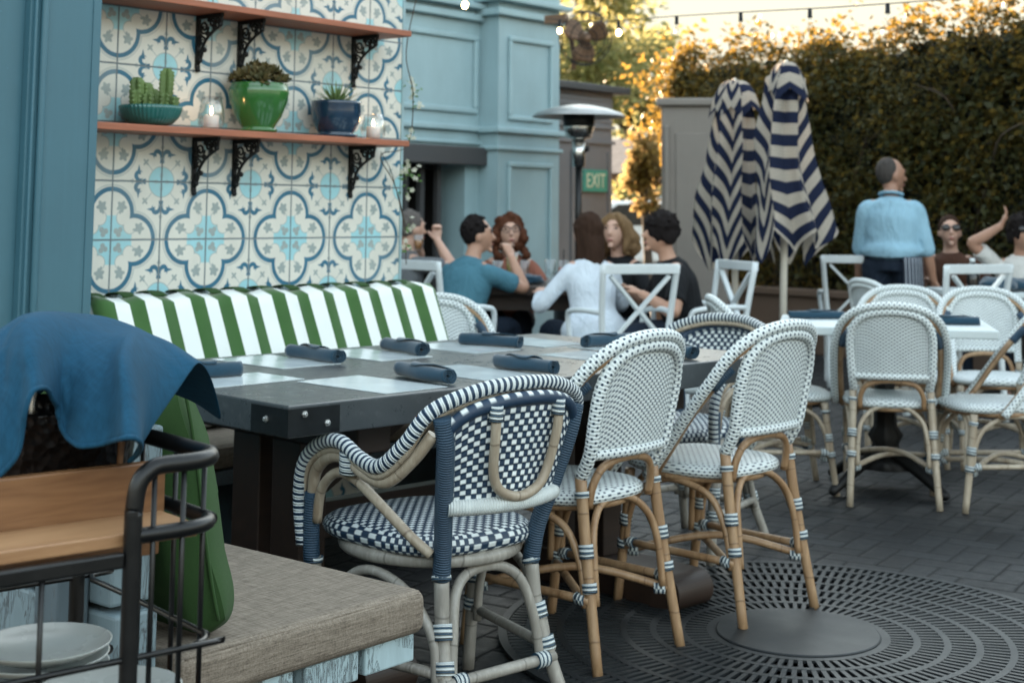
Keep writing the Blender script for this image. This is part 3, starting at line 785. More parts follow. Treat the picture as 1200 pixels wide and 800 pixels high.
# candles under glass
def candle_set(x, z, k, lab_g, lab_c, gh=.118):
    t = thing('hurricane_glass', lab_g, 'candle glass', (x, SY-.005, z))
    MB().lathe([(.034, .002), (.046*k, .018), (.048*k, .045), (.042*k, gh*.7), (.034*k, gh), (.0325*k, gh-.001), (.0405*k, gh*.7), (.0465*k, .045), (.0445*k, .019), (.0, .004)], seg=28).build('glass', M['glass'], t)
    c = thing('pillar_candle', lab_c, 'candle', (x, SY-.005, z+.006))
    MB().lathe([(.0265, .0), (.0275, .004), (.0275, .043), (.024, .046), (.0, .042)], seg=24).build('wax', M['wax'], c)
    MB().tube([(0, 0, .041), (.001, 0, .050)], .0012, 6, 2).build('wick', M['iron'], c)
    MB().lathe([(.0001, .047), (.0042, .053), (.0046, .058), (.0028, .066), (.0001, .075)], seg=12).build('flame', M['flame'], c)
candle_set(3.257, ST, 1.0, 'clear glass hurricane shade round the candle beside the green pot', 'lit white pillar candle in the glass beside the green pot')
candle_set(4.067, ST, 1.05, 'clear glass hurricane shade at the right end of the shelf beside the navy pot', 'lit white pillar candle in the glass beside the navy pot', .10)
# green pot of succulents
t = thing('potted_succulent', 'big glossy green pot full of dark and golden succulents on the shelf', 'plant', (3.477, SY, ST), 0, 'plants in pots on the wall shelf')
MB().lathe([(.058, 0), (.070, .004), (.072, .012), (.058, .014), (.062, .022), (.086, .060), (.106, .115), (.112, .148), (.108, .165), (.104, .172), (.106, .180), (.098, .182), (.094, .172), (.0, .165)], seg=48).build('pot', M['green_glaze'], t)
mb = MB(); rng = random.Random(5)
for i in range(46):
    a = i*2.39996; q = math.sqrt((i+.5)/46)*.100; c = Vector((math.cos(a)*q, math.sin(a)*q, .170+.060*(1-(q/.11)**2)+rng.random()*.016))
    tilt = Matrix.Rotation(rng.uniform(-.6, .6)-math.sin(a)*q*6, 3, 'X') @ Matrix.Rotation(math.cos(a)*q*7, 3, 'Y'); sz = rng.uniform(.026, .040)
    for k in range(11):
        b = k*2.4; r1 = sz*(.35+.65*(k/10)); up = sz*(.9-.7*k/10)
        d = Vector((math.cos(b), math.sin(b), 0)); s_ = Vector((-d.y, d.x, 0)); w = sz*.30
        pts = [d*r1*.1, d*r1*.6+s_*w+Vector((0, 0, up*.5)), d*r1+Vector((0, 0, up)), d*r1*.6-s_*w+Vector((0, 0, up*.5))]
        v = [mb.bm.verts.new(c+tilt @ p) for p in pts]; lowv = mb.bm.verts.new(c+tilt @ (d*r1*.55+Vector((0, 0, up*.2-.004))))
        mb.face(v); mb.face([v[0], lowv, v[1]]); mb.face([v[1], lowv, v[2]]); mb.face([v[2], lowv, v[3]]); mb.face([v[3], lowv, v[0]])
mb.build('succulents', M['succulent'], t)
# navy pot with agave
t = thing('potted_agave', 'spiky pale green agave in a glossy navy pot near the right end of the shelf', 'plant', (3.868, SY, ST), 0, 'plants in pots on the wall shelf')
MB().lathe([(.060, 0), (.082, .002), (.086, .012), (.066, .014), (.072, .022), (.092, .060), (.098, .100), (.096, .130), (.098, .139), (.090, .141), (.086, .131), (.0, .125)], seg=48).build('pot', M['navy_glaze'], t)
mb = MB(); rng = random.Random(8)
for i in range(46):
    a = i*2.39996; e = R(85-68*(i/46)**.8); L = .105+.03*rng.random(); d = Vector((math.cos(a)*math.cos(e), math.sin(a)*math.cos(e), math.sin(e))); s_ = Vector((-math.sin(a), math.cos(a), 0)); b0 = Vector((math.cos(a)*.008, math.sin(a)*.008, .124)); up = Vector((0, 0, 1))
    n = d.cross(s_)
    for q in range(3):
        f0, f1 = q/3, (q+1)/3; w0 = .0062*(1-f0**1.6); w1 = .0062*(1-f1**1.6)+.0003
        p0 = b0+d*L*f0+Vector((0, 0, -.02*f0*f0)); p1 = b0+d*L*f1+Vector((0, 0, -.02*f1*f1))
        v = [mb.bm.verts.new(p) for p in (p0-s_*w0, p0-n*w0*.5, p0+s_*w0, p1+s_*w1, p1-n*w1*.5, p1-s_*w1)]
        mb.face([v[0], v[1], v[4], v[5]]); mb.face([v[1], v[2], v[3], v[4]])
mb.build('agave', M['agave'], t)
# jasmine at the tile wall's end
t = thing('jasmine_vine', 'white flowering jasmine sprays hanging at the right edge of the tiled wall', 'plant', (4.36, WY-.05, 0))
rng = random.Random(3); stem = MB(); lf = MB(); sprays = [at_y(484, 108, WY-.03), at_y(487, 122, WY-.05), at_y(480, 160, WY-.06), at_y(470, 205, WY-.10), at_y(478, 200, WY-.08), at_y(486, 206, WY-.03), at_y(479, 268, WY-.05), at_y(474, 290, WY-.06), at_y(478, 96, WY-.02), at_y(476, 224, WY-.02)]
stem.tube([at_y(492, -20, WY-.01), at_y(476, 60, WY-.04), at_y(484, 110, WY-.05), at_y(478, 170, WY-.05), at_y(446, 182, WY-.10), at_y(462, 215, WY-.11), at_y(474, 262, WY-.06), at_y(476, 310, WY-.05)], .0022, 6, 5)
stem.tube([at_y(446, 178, WY-.10), at_y(458, 200, WY-.10), at_y(468, 238, WY-.07), at_y(473, 262, WY-.04)], .0014, 6, 5)
stem.build('stem', M['bark'], t, world=True)
fb = None
for c in sprays:
    for k in range(9):
        p = c+Vector((rng.gauss(0, .014), rng.gauss(0, .014), rng.gauss(0, .016))); d = Vector((rng.gauss(0, 1), rng.gauss(-.4, 1), rng.gauss(.2, 1))).normalized(); s_ = d.orthogonal().normalized(); L = rng.uniform(.014, .026); w = L*.33
        v = [lf.bm.verts.new(q) for q in (p, p+d*L*.5+s_*w, p+d*L, p+d*L*.5-s_*w)]; lf.face(v)
lf.build('leaves', M['vine_leaf'], t, world=True)
for c in sprays*4:
    mb = MB(); p = c+Vector((rng.gauss(0, .016), rng.gauss(-.01, .012), rng.gauss(0, .018))); d = Vector((rng.gauss(-.5, .5), rng.gauss(-.6, .4), rng.gauss(.1, .5))).normalized(); s_ = d.orthogonal().normalized(); u2 = d.cross(s_); ctr = mb.bm.verts.new(p)
    for q in range(5):
        a = q*1.2566; e = s_*math.cos(a)+u2*math.sin(a); g = d.cross(e); L = .013
        mb.face([ctr]+[mb.bm.verts.new(x) for x in (p+e*L*.55+g*.0036, p+e*L+d*.002, p+e*L*.55-g*.0036)])
    mb.build('flower', M['petal'], t, world=True)

# ------------------------------------------------------------------ long table
TR = -5.6; tb = thing('dining_table', 'long dark concrete topped dining table on a heavy brown timber base', 'table', (2.322, 2.628, 0), TR)
TL, TW, TH, TT = 1.935, 1.075, .76, .076
MB().box((0, 0, TH-TT), (TL, TW, TH)).build('tabletop', M['concrete'], tb, bevel=.004)
rng = random.Random(2)
for (cx, sx) in ((0, 1), (TL, -1)):
    for (cy, sy) in ((0, 1), (TW, -1)):
        mb = MB(); e = .003
        x0, x1 = sorted((cx-sx*e, cx+sx*.150)); y0, y1 = sorted((cy-sy*e, cy-sy*.0005))
        mb.box((x0, y0, TH-TT+.004), (x1, y1, TH-.008))
        x0, x1 = sorted((cx-sx*e, cx-sx*.0005)); y0, y1 = sorted((cy-sy*.0005, cy+sy*.150))
        mb.box((x0, y0, TH-TT+.004), (x1, y1, TH-.008))
        cp = mb.build('corner_plate', M['plate_metal'], tb)
        for (a, b) in ((.044, .022), (.112, .048)):
            mb = MB(); p = Vector((cx+sx*a, cy-sy*e, TH-b)); mb.lathe([(.0085, 0), (.0085, .003), (.0055, .0032), (.0055, .008), (.004, .009), (.0, .009)], p, 6, Matrix.Rotation(R(90*sy), 3, 'X'), smooth=False); mb.build('bolt', M['steel'], cp)
        mb = MB(); p = Vector((cx-sx*e, cy+sy*.085, TH-.038)); mb.lathe([(.0085, 0), (.0085, .003), (.0055, .0032), (.0055, .008), (.004, .009), (.0, .009)], p, 6, Matrix.Rotation(R(-90*sx), 3, 'Y'), smooth=False); mb.build('bolt', M['steel'], cp)
for x in (.36, TL-.36):
    MB().box((x-.055, .12, TH-TT-.085), (x+.055, TW-.12, TH-TT-.001)).build('cross_beam', M['table_wood'], tb, bevel=.005)
    pr = [(-.02, .0), (-.02, .05)]
    prof = [(.03+.055*(1-math.cos(a)), .055+.055*math.sin(a)) for a in np.linspace(-PI/2, PI/2, 22)]; prof += [(TW-.03-.055*(1-math.cos(a)), .055+.055*math.sin(a)) for a in np.linspace(PI/2, -PI/2, 22)]
    fr = Matrix(((0, 0, 1, x), (1, 0, 0, 0), (0, 1, 0, .002), (0, 0, 0, 1)))
    MB().prism([(a, b) for a, b in prof], -.085, .085, fr).build('foot_beam', M['table_wood'], tb, bevel=.004)
    MB().box((x-.045, TW/2-.16, .112), (x+.045, TW/2-.03, TH-TT-.086)).build('post', M['table_wood'], tb, bevel=.004)
    MB().box((x-.045, TW/2+.03, .112), (x+.045, TW/2+.16, TH-TT-.086)).build('post', M['table_wood'], tb, bevel=.004)
MB().box((.42, TW/2-.028, .30), (TL-.42, TW/2+.028, .40)).build('stretcher_beam', M['table_wood'], tb, bevel=.004)
for (xa, xb) in ((.42, .85), (TL-.42, TL-.85)):
    MB().bar((xa, TW/2, .42), (xb, TW/2, TH-TT-.02), .05, .08).build('diagonal_brace', M['table_wood'], tb, bevel=.003)
tm = Matrix.Translation((2.322, 2.628, 0)) @ Matrix.Rotation(R(TR), 4, 'Z')
def on_table(px, py): return at_z(px, py, TH)
# placemats: (centre pixel, turned 90?)
def mat_at(c, w, d, rot, label):
    o = MB().box((-w/2, -d/2, 0), (w/2, d/2, .0016)).build('placemat', M['paper']); o.location = (c.x, c.y, TH+.0008); o.rotation_euler = (0, 0, R(rot)); tag(o, label, 'placemat', 'glossy white placemats'); return o
def tl(x, y): q = tm @ Vector((x, y, 0)); return q
MW, MD = .216, .356
mats = [((.168, .515), 90, 'glossy white placemat at the left head of the long table, nearest the blue draped cloth'),
        ((.415, .205), 0, 'glossy white placemat behind the arm of the navy armchair'), ((.815, .245), 0, 'glossy white placemat above the back of the navy armchair'), ((1.43, .30), 0, 'glossy white placemat beside the top of the nearer pale chair back'),
        ((.555, .84), 0, 'glossy white placemat reflecting the middle of the striped cushion'), ((.91, .825), 0, 'glossy white placemat at the right end of the striped cushion'), ((1.295, .815), 0, 'glossy white placemat before the far pale wicker chair'),
        ((1.635, .82), 0, 'glossy white placemat at the far corner of the long table'), ((1.775, .50), 90, 'glossy white placemat at the far head of the long table, under a napkin')]
for i, ((x, y), r, lab) in enumerate(mats):
    w = mat_at(tl(x, y), MW, MD, TR+r+rng.uniform(-2.5, 2.5), lab)
# rolled napkins
def napkin(c, head, label, L=.24, r=.024, seed=0):
    rr = random.Random(seed); mb = MB(); N = 60; turns = 3.1; fl0 = rr.uniform(.5, 1.1)
    def sag(v): return .010*math.sin(v*2.6+seed)+.004*math.sin(v*7+seed*2.3)
    def wave(a, v): return 1+.07*noise.noise(Vector((math.cos(a)*1.3, math.sin(a)*1.3, v*3.2+seed*2.7)))+.05*noise.noise(Vector((math.cos(a)*3, math.sin(a)*3, v*8+seed)))
    def fn(u, v):
        a = turns*2*PI*u+.35*(v-.5)*u; q = r*(.22+.78*u)*wave(a, v)*(1+.06*math.cos(v*PI*2+seed))
        end = (v-.5)*L*(1-.05*(1-u)); z = math.sin(a)*q*.94; z = max(-r*.80, z)
        return Vector((end+.006*math.sin(a+seed)*u, math.cos(a)*q*1.04+sag(v), z))
    mb.grid(fn, N, 22, lambda u, v: (u, v))
    o = mb.build('rolled_napkin', M['napkin'], solid=.0022)
    # the free edge of the cloth, folded back over the roll as a corner
    mb = MB(); w0 = rr.uniform(.25, .6)
    def fl(u, v):
        a = .55+v*1.75; q = r*1.075*wave(a, .5+(u-.5)*.5); ww = .12+(1-v)*.55; x = (u-.5)*L*ww+L*(.18*(1-v)-.05)*(1 if seed % 2 else -1)
        return Vector((x, math.cos(a)*q*1.04+sag(.5+x/L), max(-r*.8, math.sin(a)*q*.95)))
    mb.grid(fl, 8, 10); mb.build('folded_corner', M['napkin'], o, solid=.0022)
    o.location = (c.x, c.y, c.z+r*.80+.0015); o.rotation_euler = (0, 0, R(head)); tag(o, label, 'napkin', 'rolled navy napkins'); return o
NAP = [((1.026, .80), -104, 'rolled navy napkin beside the right end of the striped cushion'), ((.67, .795), -92, 'rolled navy napkin in front of the middle of the striped cushion'), ((.585, .19), -102, 'rolled navy napkin nearest the front edge of the long table'), ((.955, .165), -100, 'rolled navy napkin just above the back of the navy armchair'),
       ((1.41, .79), -90, 'rolled navy napkin in front of the far pale wicker chair'), ((1.735, .53), -17, 'rolled navy napkin at the far head of the table below the white cross back chair'), ((1.60, .16), -98, 'rolled navy napkin whose round end shows between the two pale chairs'),
       ((.155, .605), -10, 'rolled navy napkin beside the blue draped cloth, at the left head'), ((.16, .70), -16, 'thin dark rolled napkin half hidden behind the blue draped cloth')]
for i, ((x, y), h, lab) in enumerate(NAP):
    p = tl(x, y); p.z = TH+.0024
    napkin(p, h, lab, .25 if i < 5 else .215, .024 if i != 8 else .018, i+1)

# ------------------------------------------------------------------ banquette along the tiles and its return at the left
bt = thing('timber_banquette', 'weathered pale blue timber bench running under the tiled wall behind the table', 'bench', (3.4, 3.8, 0))
for i in range(4):
    y = 3.62+.135*i; MB().box((1.62, y, .37), (4.36, y+.115, .415)).build('seat_board', M['peeling_shaded'], bt, bevel=.004, world=True)
for x in (1.9, 3.1, 4.2): MB().box((x, 3.66, 0), (x+.09, 4.12, .369)).build('trestle', M['peeling_shaded'], bt, bevel=.004, world=True)
for i in range(10):
    x = 2.89+i*.145; MB().box((x, WY-.085, .42), (x+.118, WY-.05, .932)).build('back_slat', M['peeling'], bt, bevel=.004, world=True)
MB().box((2.88, WY-.049, .80), (4.34, WY-.02, .87)).build('back_rail', M['peeling'], bt, world=True)
o = MB().box((2.25, 3.62, .416), (4.34, 4.02, .49)).build('bench_cushion', M['linen'], None, bevel=.025); tag(o, 'long brown grey linen seat cushion on the bench under the tiled wall', 'cushion')
# striped back cushion
sc0 = thing('striped_back_cushion', 'long green and white striped back cushion leaning on the tiled wall', 'cushion', (0, 0, 0))
X0, X1 = 2.74, 4.36; BZ = .50; HT = .432
def strip(u, v, side):
    x = X0+(X1-X0)*u; a = v
    e = min(1, min(u, 1-u)*(X1-X0)/.05); ev = min(1, min(v, 1-v)*HT/.035)
    th = .052*math.sqrt(max(0, 1-(1-e)**2))*math.sqrt(max(0, 1-(1-ev)**2))*(1+.10*math.sin(u*2*PI*8.7))
    sag = .006*math.sin(u*2*PI*8.7+1)*(v)
    yb = WY-.165-.17*(1-v); y = yb-side*th; z = BZ+HT*v+sag+side*th*.25
    return Vector((x, y, z))
mb = MB()
mb.grid(lambda u, v: strip(u, v, 1), 90, 14, lambda u, v: (u*(X1-X0)+.02+.02*(v-.5), v)); mb.grid(lambda u, v: strip(u, v, -1), 90, 14, lambda u, v: (u*(X1-X0)+.02+.02*(v-.5), v))
bmesh.ops.remove_doubles(mb.bm, verts=mb.bm.verts[:], dist=1e-4); mb.build('cushion', M['stripes'], sc0)
for i in range(17):
    x = X0-.02+.1205*(i+.5)
    if x > X1-.02: break
    MB().tube([(x, WY-.178, BZ+HT-.004), (x, WY-.140, BZ+HT+.008), (x, WY-.088, BZ+HT+.006), (x, WY-.066, BZ+HT-.004)], [(.029, .0035)]*4, 10, 4, ref=(1, 0, 0)).build('strap', M['green_cloth'], sc0)

# return bench
rb = thing('painted_bench', 'weathered pale blue plank bench under the linen seat cushion in the foreground', 'bench', (1.85, 2.6, 0))
for i, (xa, xb) in enumerate(((1.535, 1.665), (1.685, 1.815), (1.838, 1.972), (1.995, 2.128))):
    MB().box((xa, 2.018+.006*(i % 2), .345), (xb, 3.60, .398)).build('seat_board', M['peeling'], rb, bevel=.004, world=True)
MB().box((1.60, 2.10, .0), (1.98, 3.5, .344)).build('base_box', M['peeling_shaded'], rb, world=True, bevel=.003)
for (z0, z1, dy) in ((.43, .565, .0), (.575, .69, .015), (.70, .86, .0)):
    MB().box((1.435, 2.03+dy, z0), (1.52, 3.9, z1)).build('back_board', M['peeling_half_shaded'], rb, bevel=.006, world=True)
for y in (2.10, 2.75, 3.4): MB().box((1.375, y, 0), (1.433, y+.07, .80)).build('back_upright', M['peeling_shaded'], rb, bevel=.004, world=True)
cu = thing('linen_seat_cushion', 'brown grey slub linen seat cushion on the plank bench in the foreground', 'cushion', (1.85, 2.6, .3985))
MB().box((1.545, 2.0, .3985), (2.142, 3.60, .483)).build('cushion', M['linen'], cu, bevel=.024, bseg=5, world=True)
pp = [(1.565, 2.004, .468), (2.125, 2.004, .468)]
MB().tube([(1.560, 2.0085, .4755), (2.12, 2.0085, .4755), (2.134, 2.02, .4755), (2.134, 3.58, .4755)], .0022, 6, 1, curve=False).build('piping', M['linen'], cu, world=True)
# green back cushion, edge-on to us
gc = thing('green_back_cushion', 'plain leaf green back cushion standing on the linen bench cushion', 'cushion', (1.62, 2.6, .483))
rotg = Matrix.Rotation(R(-15), 3, 'Y'); mb = MB()
def gcf(u, v, side=0):                                              # a plump pillow: rounded box skin, u round the girth, v along the length
    a = 2*PI*u; c, q = math.cos(a), math.sin(a); ex = .52
    hx = math.copysign(abs(c)**ex, c)*.056; hz = math.copysign(abs(q)**.36, q)*.228
    k = min(v, 1-v)*1.5/.06; k = min(1, k); k = (1-(1-k)**3)**.42 if k < 1 else 1
    bulge = 1+.10*math.cos(hz*9)+.10*noise.noise(Vector((u*7, v*9, 4))); p = Vector((hx*k*bulge+.006*math.sin(hz*22+v*6), 0, hz*(.90+.10*k)))
    p = rotg @ p; return Vector((1.602+p.x, 2.03+1.5*v, .714+p.z+.006*noise.noise(Vector((v*8, u*5, 1)))))
mb.grid(gcf, 56, 60, lambda u, v: (u, v)); bmesh.ops.remove_doubles(mb.bm, verts=mb.bm.verts[:], dist=1e-5); mb.build('cushion', M['green_cloth'], gc, world=True)
MB().tube([Vector((1.602, 2.0285, .714))+rotg @ Vector((.010*math.sin(z*9), 0, z)) for z in np.linspace(-.20, .20, 9)], .0032, 6, 3).build('seam', M['green_cloth'], gc, world=True)

# ------------------------------------------------------------------ serving cart at the left
ct = thing('serving_cart', 'black metal serving cart with acacia wood trays in the left foreground', 'cart', (.9, 1.7, 0))
CX, CF, CB = 1.222, 1.505, 1.92; X00 = .30
def ring(z, r, name, xfront):
    MB().tube([(xfront, CF, z), (CX-.065, CF, z), (CX-.036, CF+.004, z), (CX-.014, CF+.017, z), (CX-.003, CF+.038, z), (CX, CF+.065, z), (CX, CB-.03, z), (CX-.03, CB, z), (X00, CB, z)], r, 10, 5).build(name, M['black_metal'], ct, world=True)
MB().tube([(1.097, CF, .02), (1.097, CF, .40), (1.097, CF, .80), (1.098, CF, .855), (1.104, CF, .885), (1.120, CF, .899), (1.135, CF, .902), (CX-.060, CF, .902), (CX-.036, CF+.004, .902), (CX-.014, CF+.017, .902), (CX-.003, CF+.038, .902), (CX, CF+.065, .902), (CX, CB-.04, .902), (CX-.01, CB, .900), (CX-.01, CB, .5), (CX-.01, CB, .02)], .0112, 12, 6).build('frame_tube', M['black_metal'], ct, world=True)
ring(.820, .0095, 'rail', 1.099); ring(.560, .0075, 'rail', X00); ring(.675, .004, 'wire_rail', X00)
MB().box((X00, CF-.005, .784), (1.086, CF+.010, .803)).build('front_bar', M['black_metal'], ct, bevel=.003, world=True)
for x in (.62, .72, .82, .90, .985, 1.125, 1.165): MB().tube([(x, CF+.002, .560), (x, CF+.002, .790 if x < 1.09 else .902)], .0036, 8, 1).build('wire', M['black_metal'], ct, world=True)
for y in (1.56, 1.64, 1.74): MB().tube([(CX, y, .560), (CX, y, .902)], .0036, 8, 1).build('wire', M['black_metal'], ct, world=True)
MB().box((X00, CF+.012, .806), (CX-.030, CF+.115, .822)).build('tray_floor', M['cart_wood_lit'], ct, bevel=.002, world=True)
MB().box((X00, CF+.117, .800), (CX-.024, CF+.135, .885)).build('tray_back', M['cart_wood'], ct, bevel=.002, world=True)
MB().box((X00, CF+.137, .760), (CX-.02, CB-.012, .778)).build('upper_shelf', M['cart_wood'], ct, bevel=.002, world=True)
MB().box((X00, CF+.012, .552), (CX-.012, CB-.012, .569)).build('lower_shelf', M['cart_wood'], ct, bevel=.002, world=True)
pv_ = Vector((1.205, CF, 0)); ct.location = pv_+Matrix.Rotation(R(-10), 3, 'Z') @ (ct.location-pv_); ct.rotation_euler.z = R(-10)
# plates on the lower shelf
PL = [(0, 0), (.045, .0), (.050, .004), (.078, .012), (.089, .020), (.0905, .0225), (.088, .0225), (.076, .015), (.048, .0075), (0, .0065)]
def plate(x, y, z, label):
    o = MB().lathe(PL, seg=48).build('side_plate', M['plate']); o.location = (x, y, z); tag(o, label, 'plate', 'stacked stoneware plates'); return o
for i, w in enumerate(('bottom of the taller stack', 'second from the bottom of the taller stack', 'second from the top of the taller stack', 'topmost of the taller stack at the left edge')):
    plate(1.142+.002*(i % 2), 1.785-.002*i, .5695+.0155*i, f'pale stoneware plate on the cart, {w}')
for i, w in enumerate(('bottom of the nearer stack', 'second of the nearer stack', 'topmost of the nearer stack beside the black cart post')):
    plate(1.120, 1.592, .5695+.0155*i, f'pale stoneware plate on the cart, {w}')
# ------------------------------------------------------------------ blue cloth over a metal bucket on the cart
cols = [((-40, 408, 1.98), (-40, 590, 1.80)), ((0, 385, 2.0), (0, 556, 1.80)), ((17, 374, 2.03), (20, 532, 1.80)), ((30, 368, 2.06), (26, 500, 1.80)), ((48, 366, 2.09), (35, 463, 1.80)), ((68, 366, 2.11), (47, 454, 1.82)),
        ((90, 368, 2.13), (59, 458, 1.86)), ((105, 369, 2.13), (66, 474, 1.88)), ((118, 371, 2.13), (68, 490, 1.88)), ((130, 374, 2.12), (76, 509, 1.87)), ((142, 378, 2.11), (92, 521, 1.85)), ((150, 381, 2.10), (112, 523, 1.83)),
        ((157, 384, 2.09), (135, 516, 1.81)), ((163, 387, 2.08), (154, 509, 1.795)), ((171, 391, 2.08), (165, 517, 1.80)), ((197, 402, 2.08), (161, 531, 1.87)), ((231, 425, 2.06), (152, 540, 1.91))]
rid = catmull([at_d(*c[0]) for c in cols], 3); hem = catmull([at_d(*c[1]) for c in cols], 3)
fwd = Vector((math.cos(R(40)), math.sin(R(40)), 0)); n = len(rid)-1
def clf(u, v):
    k = u*n; i = min(int(k), n-1); q = k-i; a = rid[i].lerp(rid[i+1], q); b = hem[i].lerp(hem[i+1], q)
    if v < .25:
        w = 1-v/.25; return a+fwd*(.20*w)+Vector((0, 0, -.10*w*w-.012*w))
    w = (v-.25)/.75; h = a.lerp(b, w)
    fold = .007*math.sin(u*31+w*3)*math.sin(PI*min(1, w*1.3))*w+.012*noise.noise(Vector((u*9, w*3, 2)))*w+.020*math.exp(-((u-.80)/.035)**2)*min(1, w*2)-.014*math.exp(-((u-.70)/.05)**2)*min(1, w*2)+.016*math.exp(-((w-.16-.12*u)/.05)**2)*(1-u)+.006*noise.noise(Vector((u*26, w*9, 5)))*w+.008*math.exp(-((w-.45+.3*u)/.03)**2)*max(0, math.sin(u*9))
    bul = .055*math.sin(PI*w)*(1-.3*w)*(1 if u < .85 else (1-u)/.15)
    return h-fwd*(bul+fold)+Vector((0, 0, .035*math.sin(PI*w)*(1 if u < .85 else (1-u)/.15)))
o = MB().grid(clf, 64, 30).build('draped_cloth', M['cloth'], solid=.003, subsurf=1); tag(o, 'blue chambray cloth thrown over the metal bucket on the serving cart', 'cloth')
MB().tube([clf(q, 1.0) for q in np.linspace(0, 1, 60)], .0036, 8, 2).build('hem', M['cloth'], o)
bp_ = at_d(66, 500, 2.02)
bk = thing('metal_bucket', 'dark hammered metal bucket under the blue cloth on the cart', 'bucket', (bp_.x, bp_.y, .7785))
hm = Mat('hammered dark metal', .28, .8); hm.color((.03, .03, .032)); hv = hm.nt.nodes.new('ShaderNodeTexVoronoi'); hv.inputs['Scale'].default_value = 70; hm.nt.links.new(hm.tc.outputs['Object'], hv.inputs['Vector']); hm.bump(X(hm.nt, hv.outputs['Distance']), .9, .006)
MB().lathe([(.085, 0), (.095, .004), (.112, .16), (.116, .166), (.112, .170), (.107, .162), (.090, .010), (0, .006)], seg=40).build('bucket', hm.m, bk)
for (px, d, lab, mt, h) in ((33, 1.93, 'steel cutlery handle standing at the left of the bucket', 'chrome', .255), (140, 1.94, 'copper coloured cutlery handle standing at the right of the bucket', 'cart_wood', .20), (98, 1.98, 'steel fork handle in the middle of the bucket', 'chrome', .19)):
    p = at_d(px, 500, d); o = MB().tube([(0, 0, 0), (.004, .002, h*.5), (.010, .004, h)], [(.004, .0025), (.006, .003), (.0095, .004)], 10, 5, round_end=True).build('cutlery_handle', M[mt]); o.location = (p.x, p.y, .779); tag(o, lab, 'cutlery')
# ------------------------------------------------------------------ round tree grate
GC = Vector((3.86, 2.14, 0)); GR = .87
tg = thing('tree_grate', 'round black iron tree grate with radial slots and a plain centre disc', 'grate', (GC.x, GC.y, 0), 20)
MB().lathe([(GR-.004, .0045), (0, .0045)], seg=72, smooth=False).build('pit_shade_disc', M['dark_void'], tg)  # flat black disc laid on the paving as the shade below the slots
gm = Mat('cast iron grate', .42, .55); nz = gm.noise(7., 5.); ns = gm.noise(2.2, 6., .7, dist=.8); nk = gm.noise(28., 5., .7); gm.color(gm.mix((nk-.60).max(0.)*2.2, gm.mix(nz*.5+ns*.5, (.010, .013, .015), (.046, .052, .056)), (.10, .085, .07))); gm.bump(gm.noise(120., 3.), .25, .001); gm.roughness(nz*.3+.36); M['grate'] = gm.m
rings = [.262, .335, .418, .505, .595, .690, .780, .850]; mb = MB(); zt, zb = .014, .005
def annulus(r0, r1):
    mb.lathe([(r0, zb), (r0, zt), (r1, zt), (r1, zb)], seg=96, smooth=False)
for r in rings[1:-1]: annulus(r-.010, r+.010)
annulus(.235, .262); annulus(.845, GR)
for i in range(len(rings)-1):
    ra = rings[i]+(.0 if i == 0 else .010)-.002; rb = rings[i+1]-.008; nb = (70, 86, 104, 124, 144, 164, 184)[i]
    for k in range(nb):
        a = 2*PI*k/nb+i*.13; t = Vector((math.cos(a), math.sin(a), 0)); w = PI*(ra+rb)/nb*.50
        mb.bar(t*ra+Vector((0, 0, (zt+zb)/2-.0006)), t*rb+Vector((0, 0, (zt+zb)/2-.0006)), w, zt-zb)
for k in range(2):
    a = k*PI; t = Vector((math.cos(a), math.sin(a), 0)); s_ = Vector((-t.y, t.x, 0))
mb.build('grating', M['grate'], tg)
MB().lathe([(.236, .006), (.236, .0165), (.232, .019), (0, .0195)], seg=80, smooth=False).build('centre_disc', M['grate'], tg)

# ------------------------------------------------------------------ white topped table at the right
rt_c = Vector((6.13, 2.94, 0)); RT = 28-90
rt = thing('bistro_table', 'small white topped table on a black iron pedestal, ringed by pale wicker chairs', 'table', (6.16, 2.96, 0), RT)
wt = Mat('pale marbled stone', .35); nn = wt.noise(3., 7., .7, dist=1.5); wt.color(wt.mix(nn, (.42, .50, .52), (.66, .72, .73))); M['marble'] = wt.m
MB().box((-.46, -.36, .700), (.46, .36, .738)).build('tabletop', M['marble'], rt, bevel=.006)
fl = lambda a, r, z: r*(1+.05*math.cos(8*a))
MB().lathe([(.15, .10), (.07, .14), (.055, .20), (.075, .24), (.05, .28), (.042, .45), (.055, .55), (.07, .60), (.05, .64), (.12, .699)], seg=32, fn=fl).build('pedestal', M['iron'], rt)
for k in range(4):
    a = k*PI/2+PI/4; d = Vector((math.cos(a), math.sin(a), 0)); MB().tube([d*.02+Vector((0, 0, .17)), d*.16+Vector((0, 0, .12)), d*.33+Vector((0, 0, .025))], [.035, .03, .022], 10, 4, round_end=True).build('foot', M['iron'], rt)
for (px, py, d, h, lab) in ((957, 366, 6.75, -50, 'rolled navy napkin on the left of the white topped table'), (1113, 373, 6.45, -50, 'rolled navy napkin on the right of the white topped table')):
    p = at_z(px, py+7, .74); napkin(Vector((p.x, p.y, .7385)), h, lab, .26, .022, 20+px)

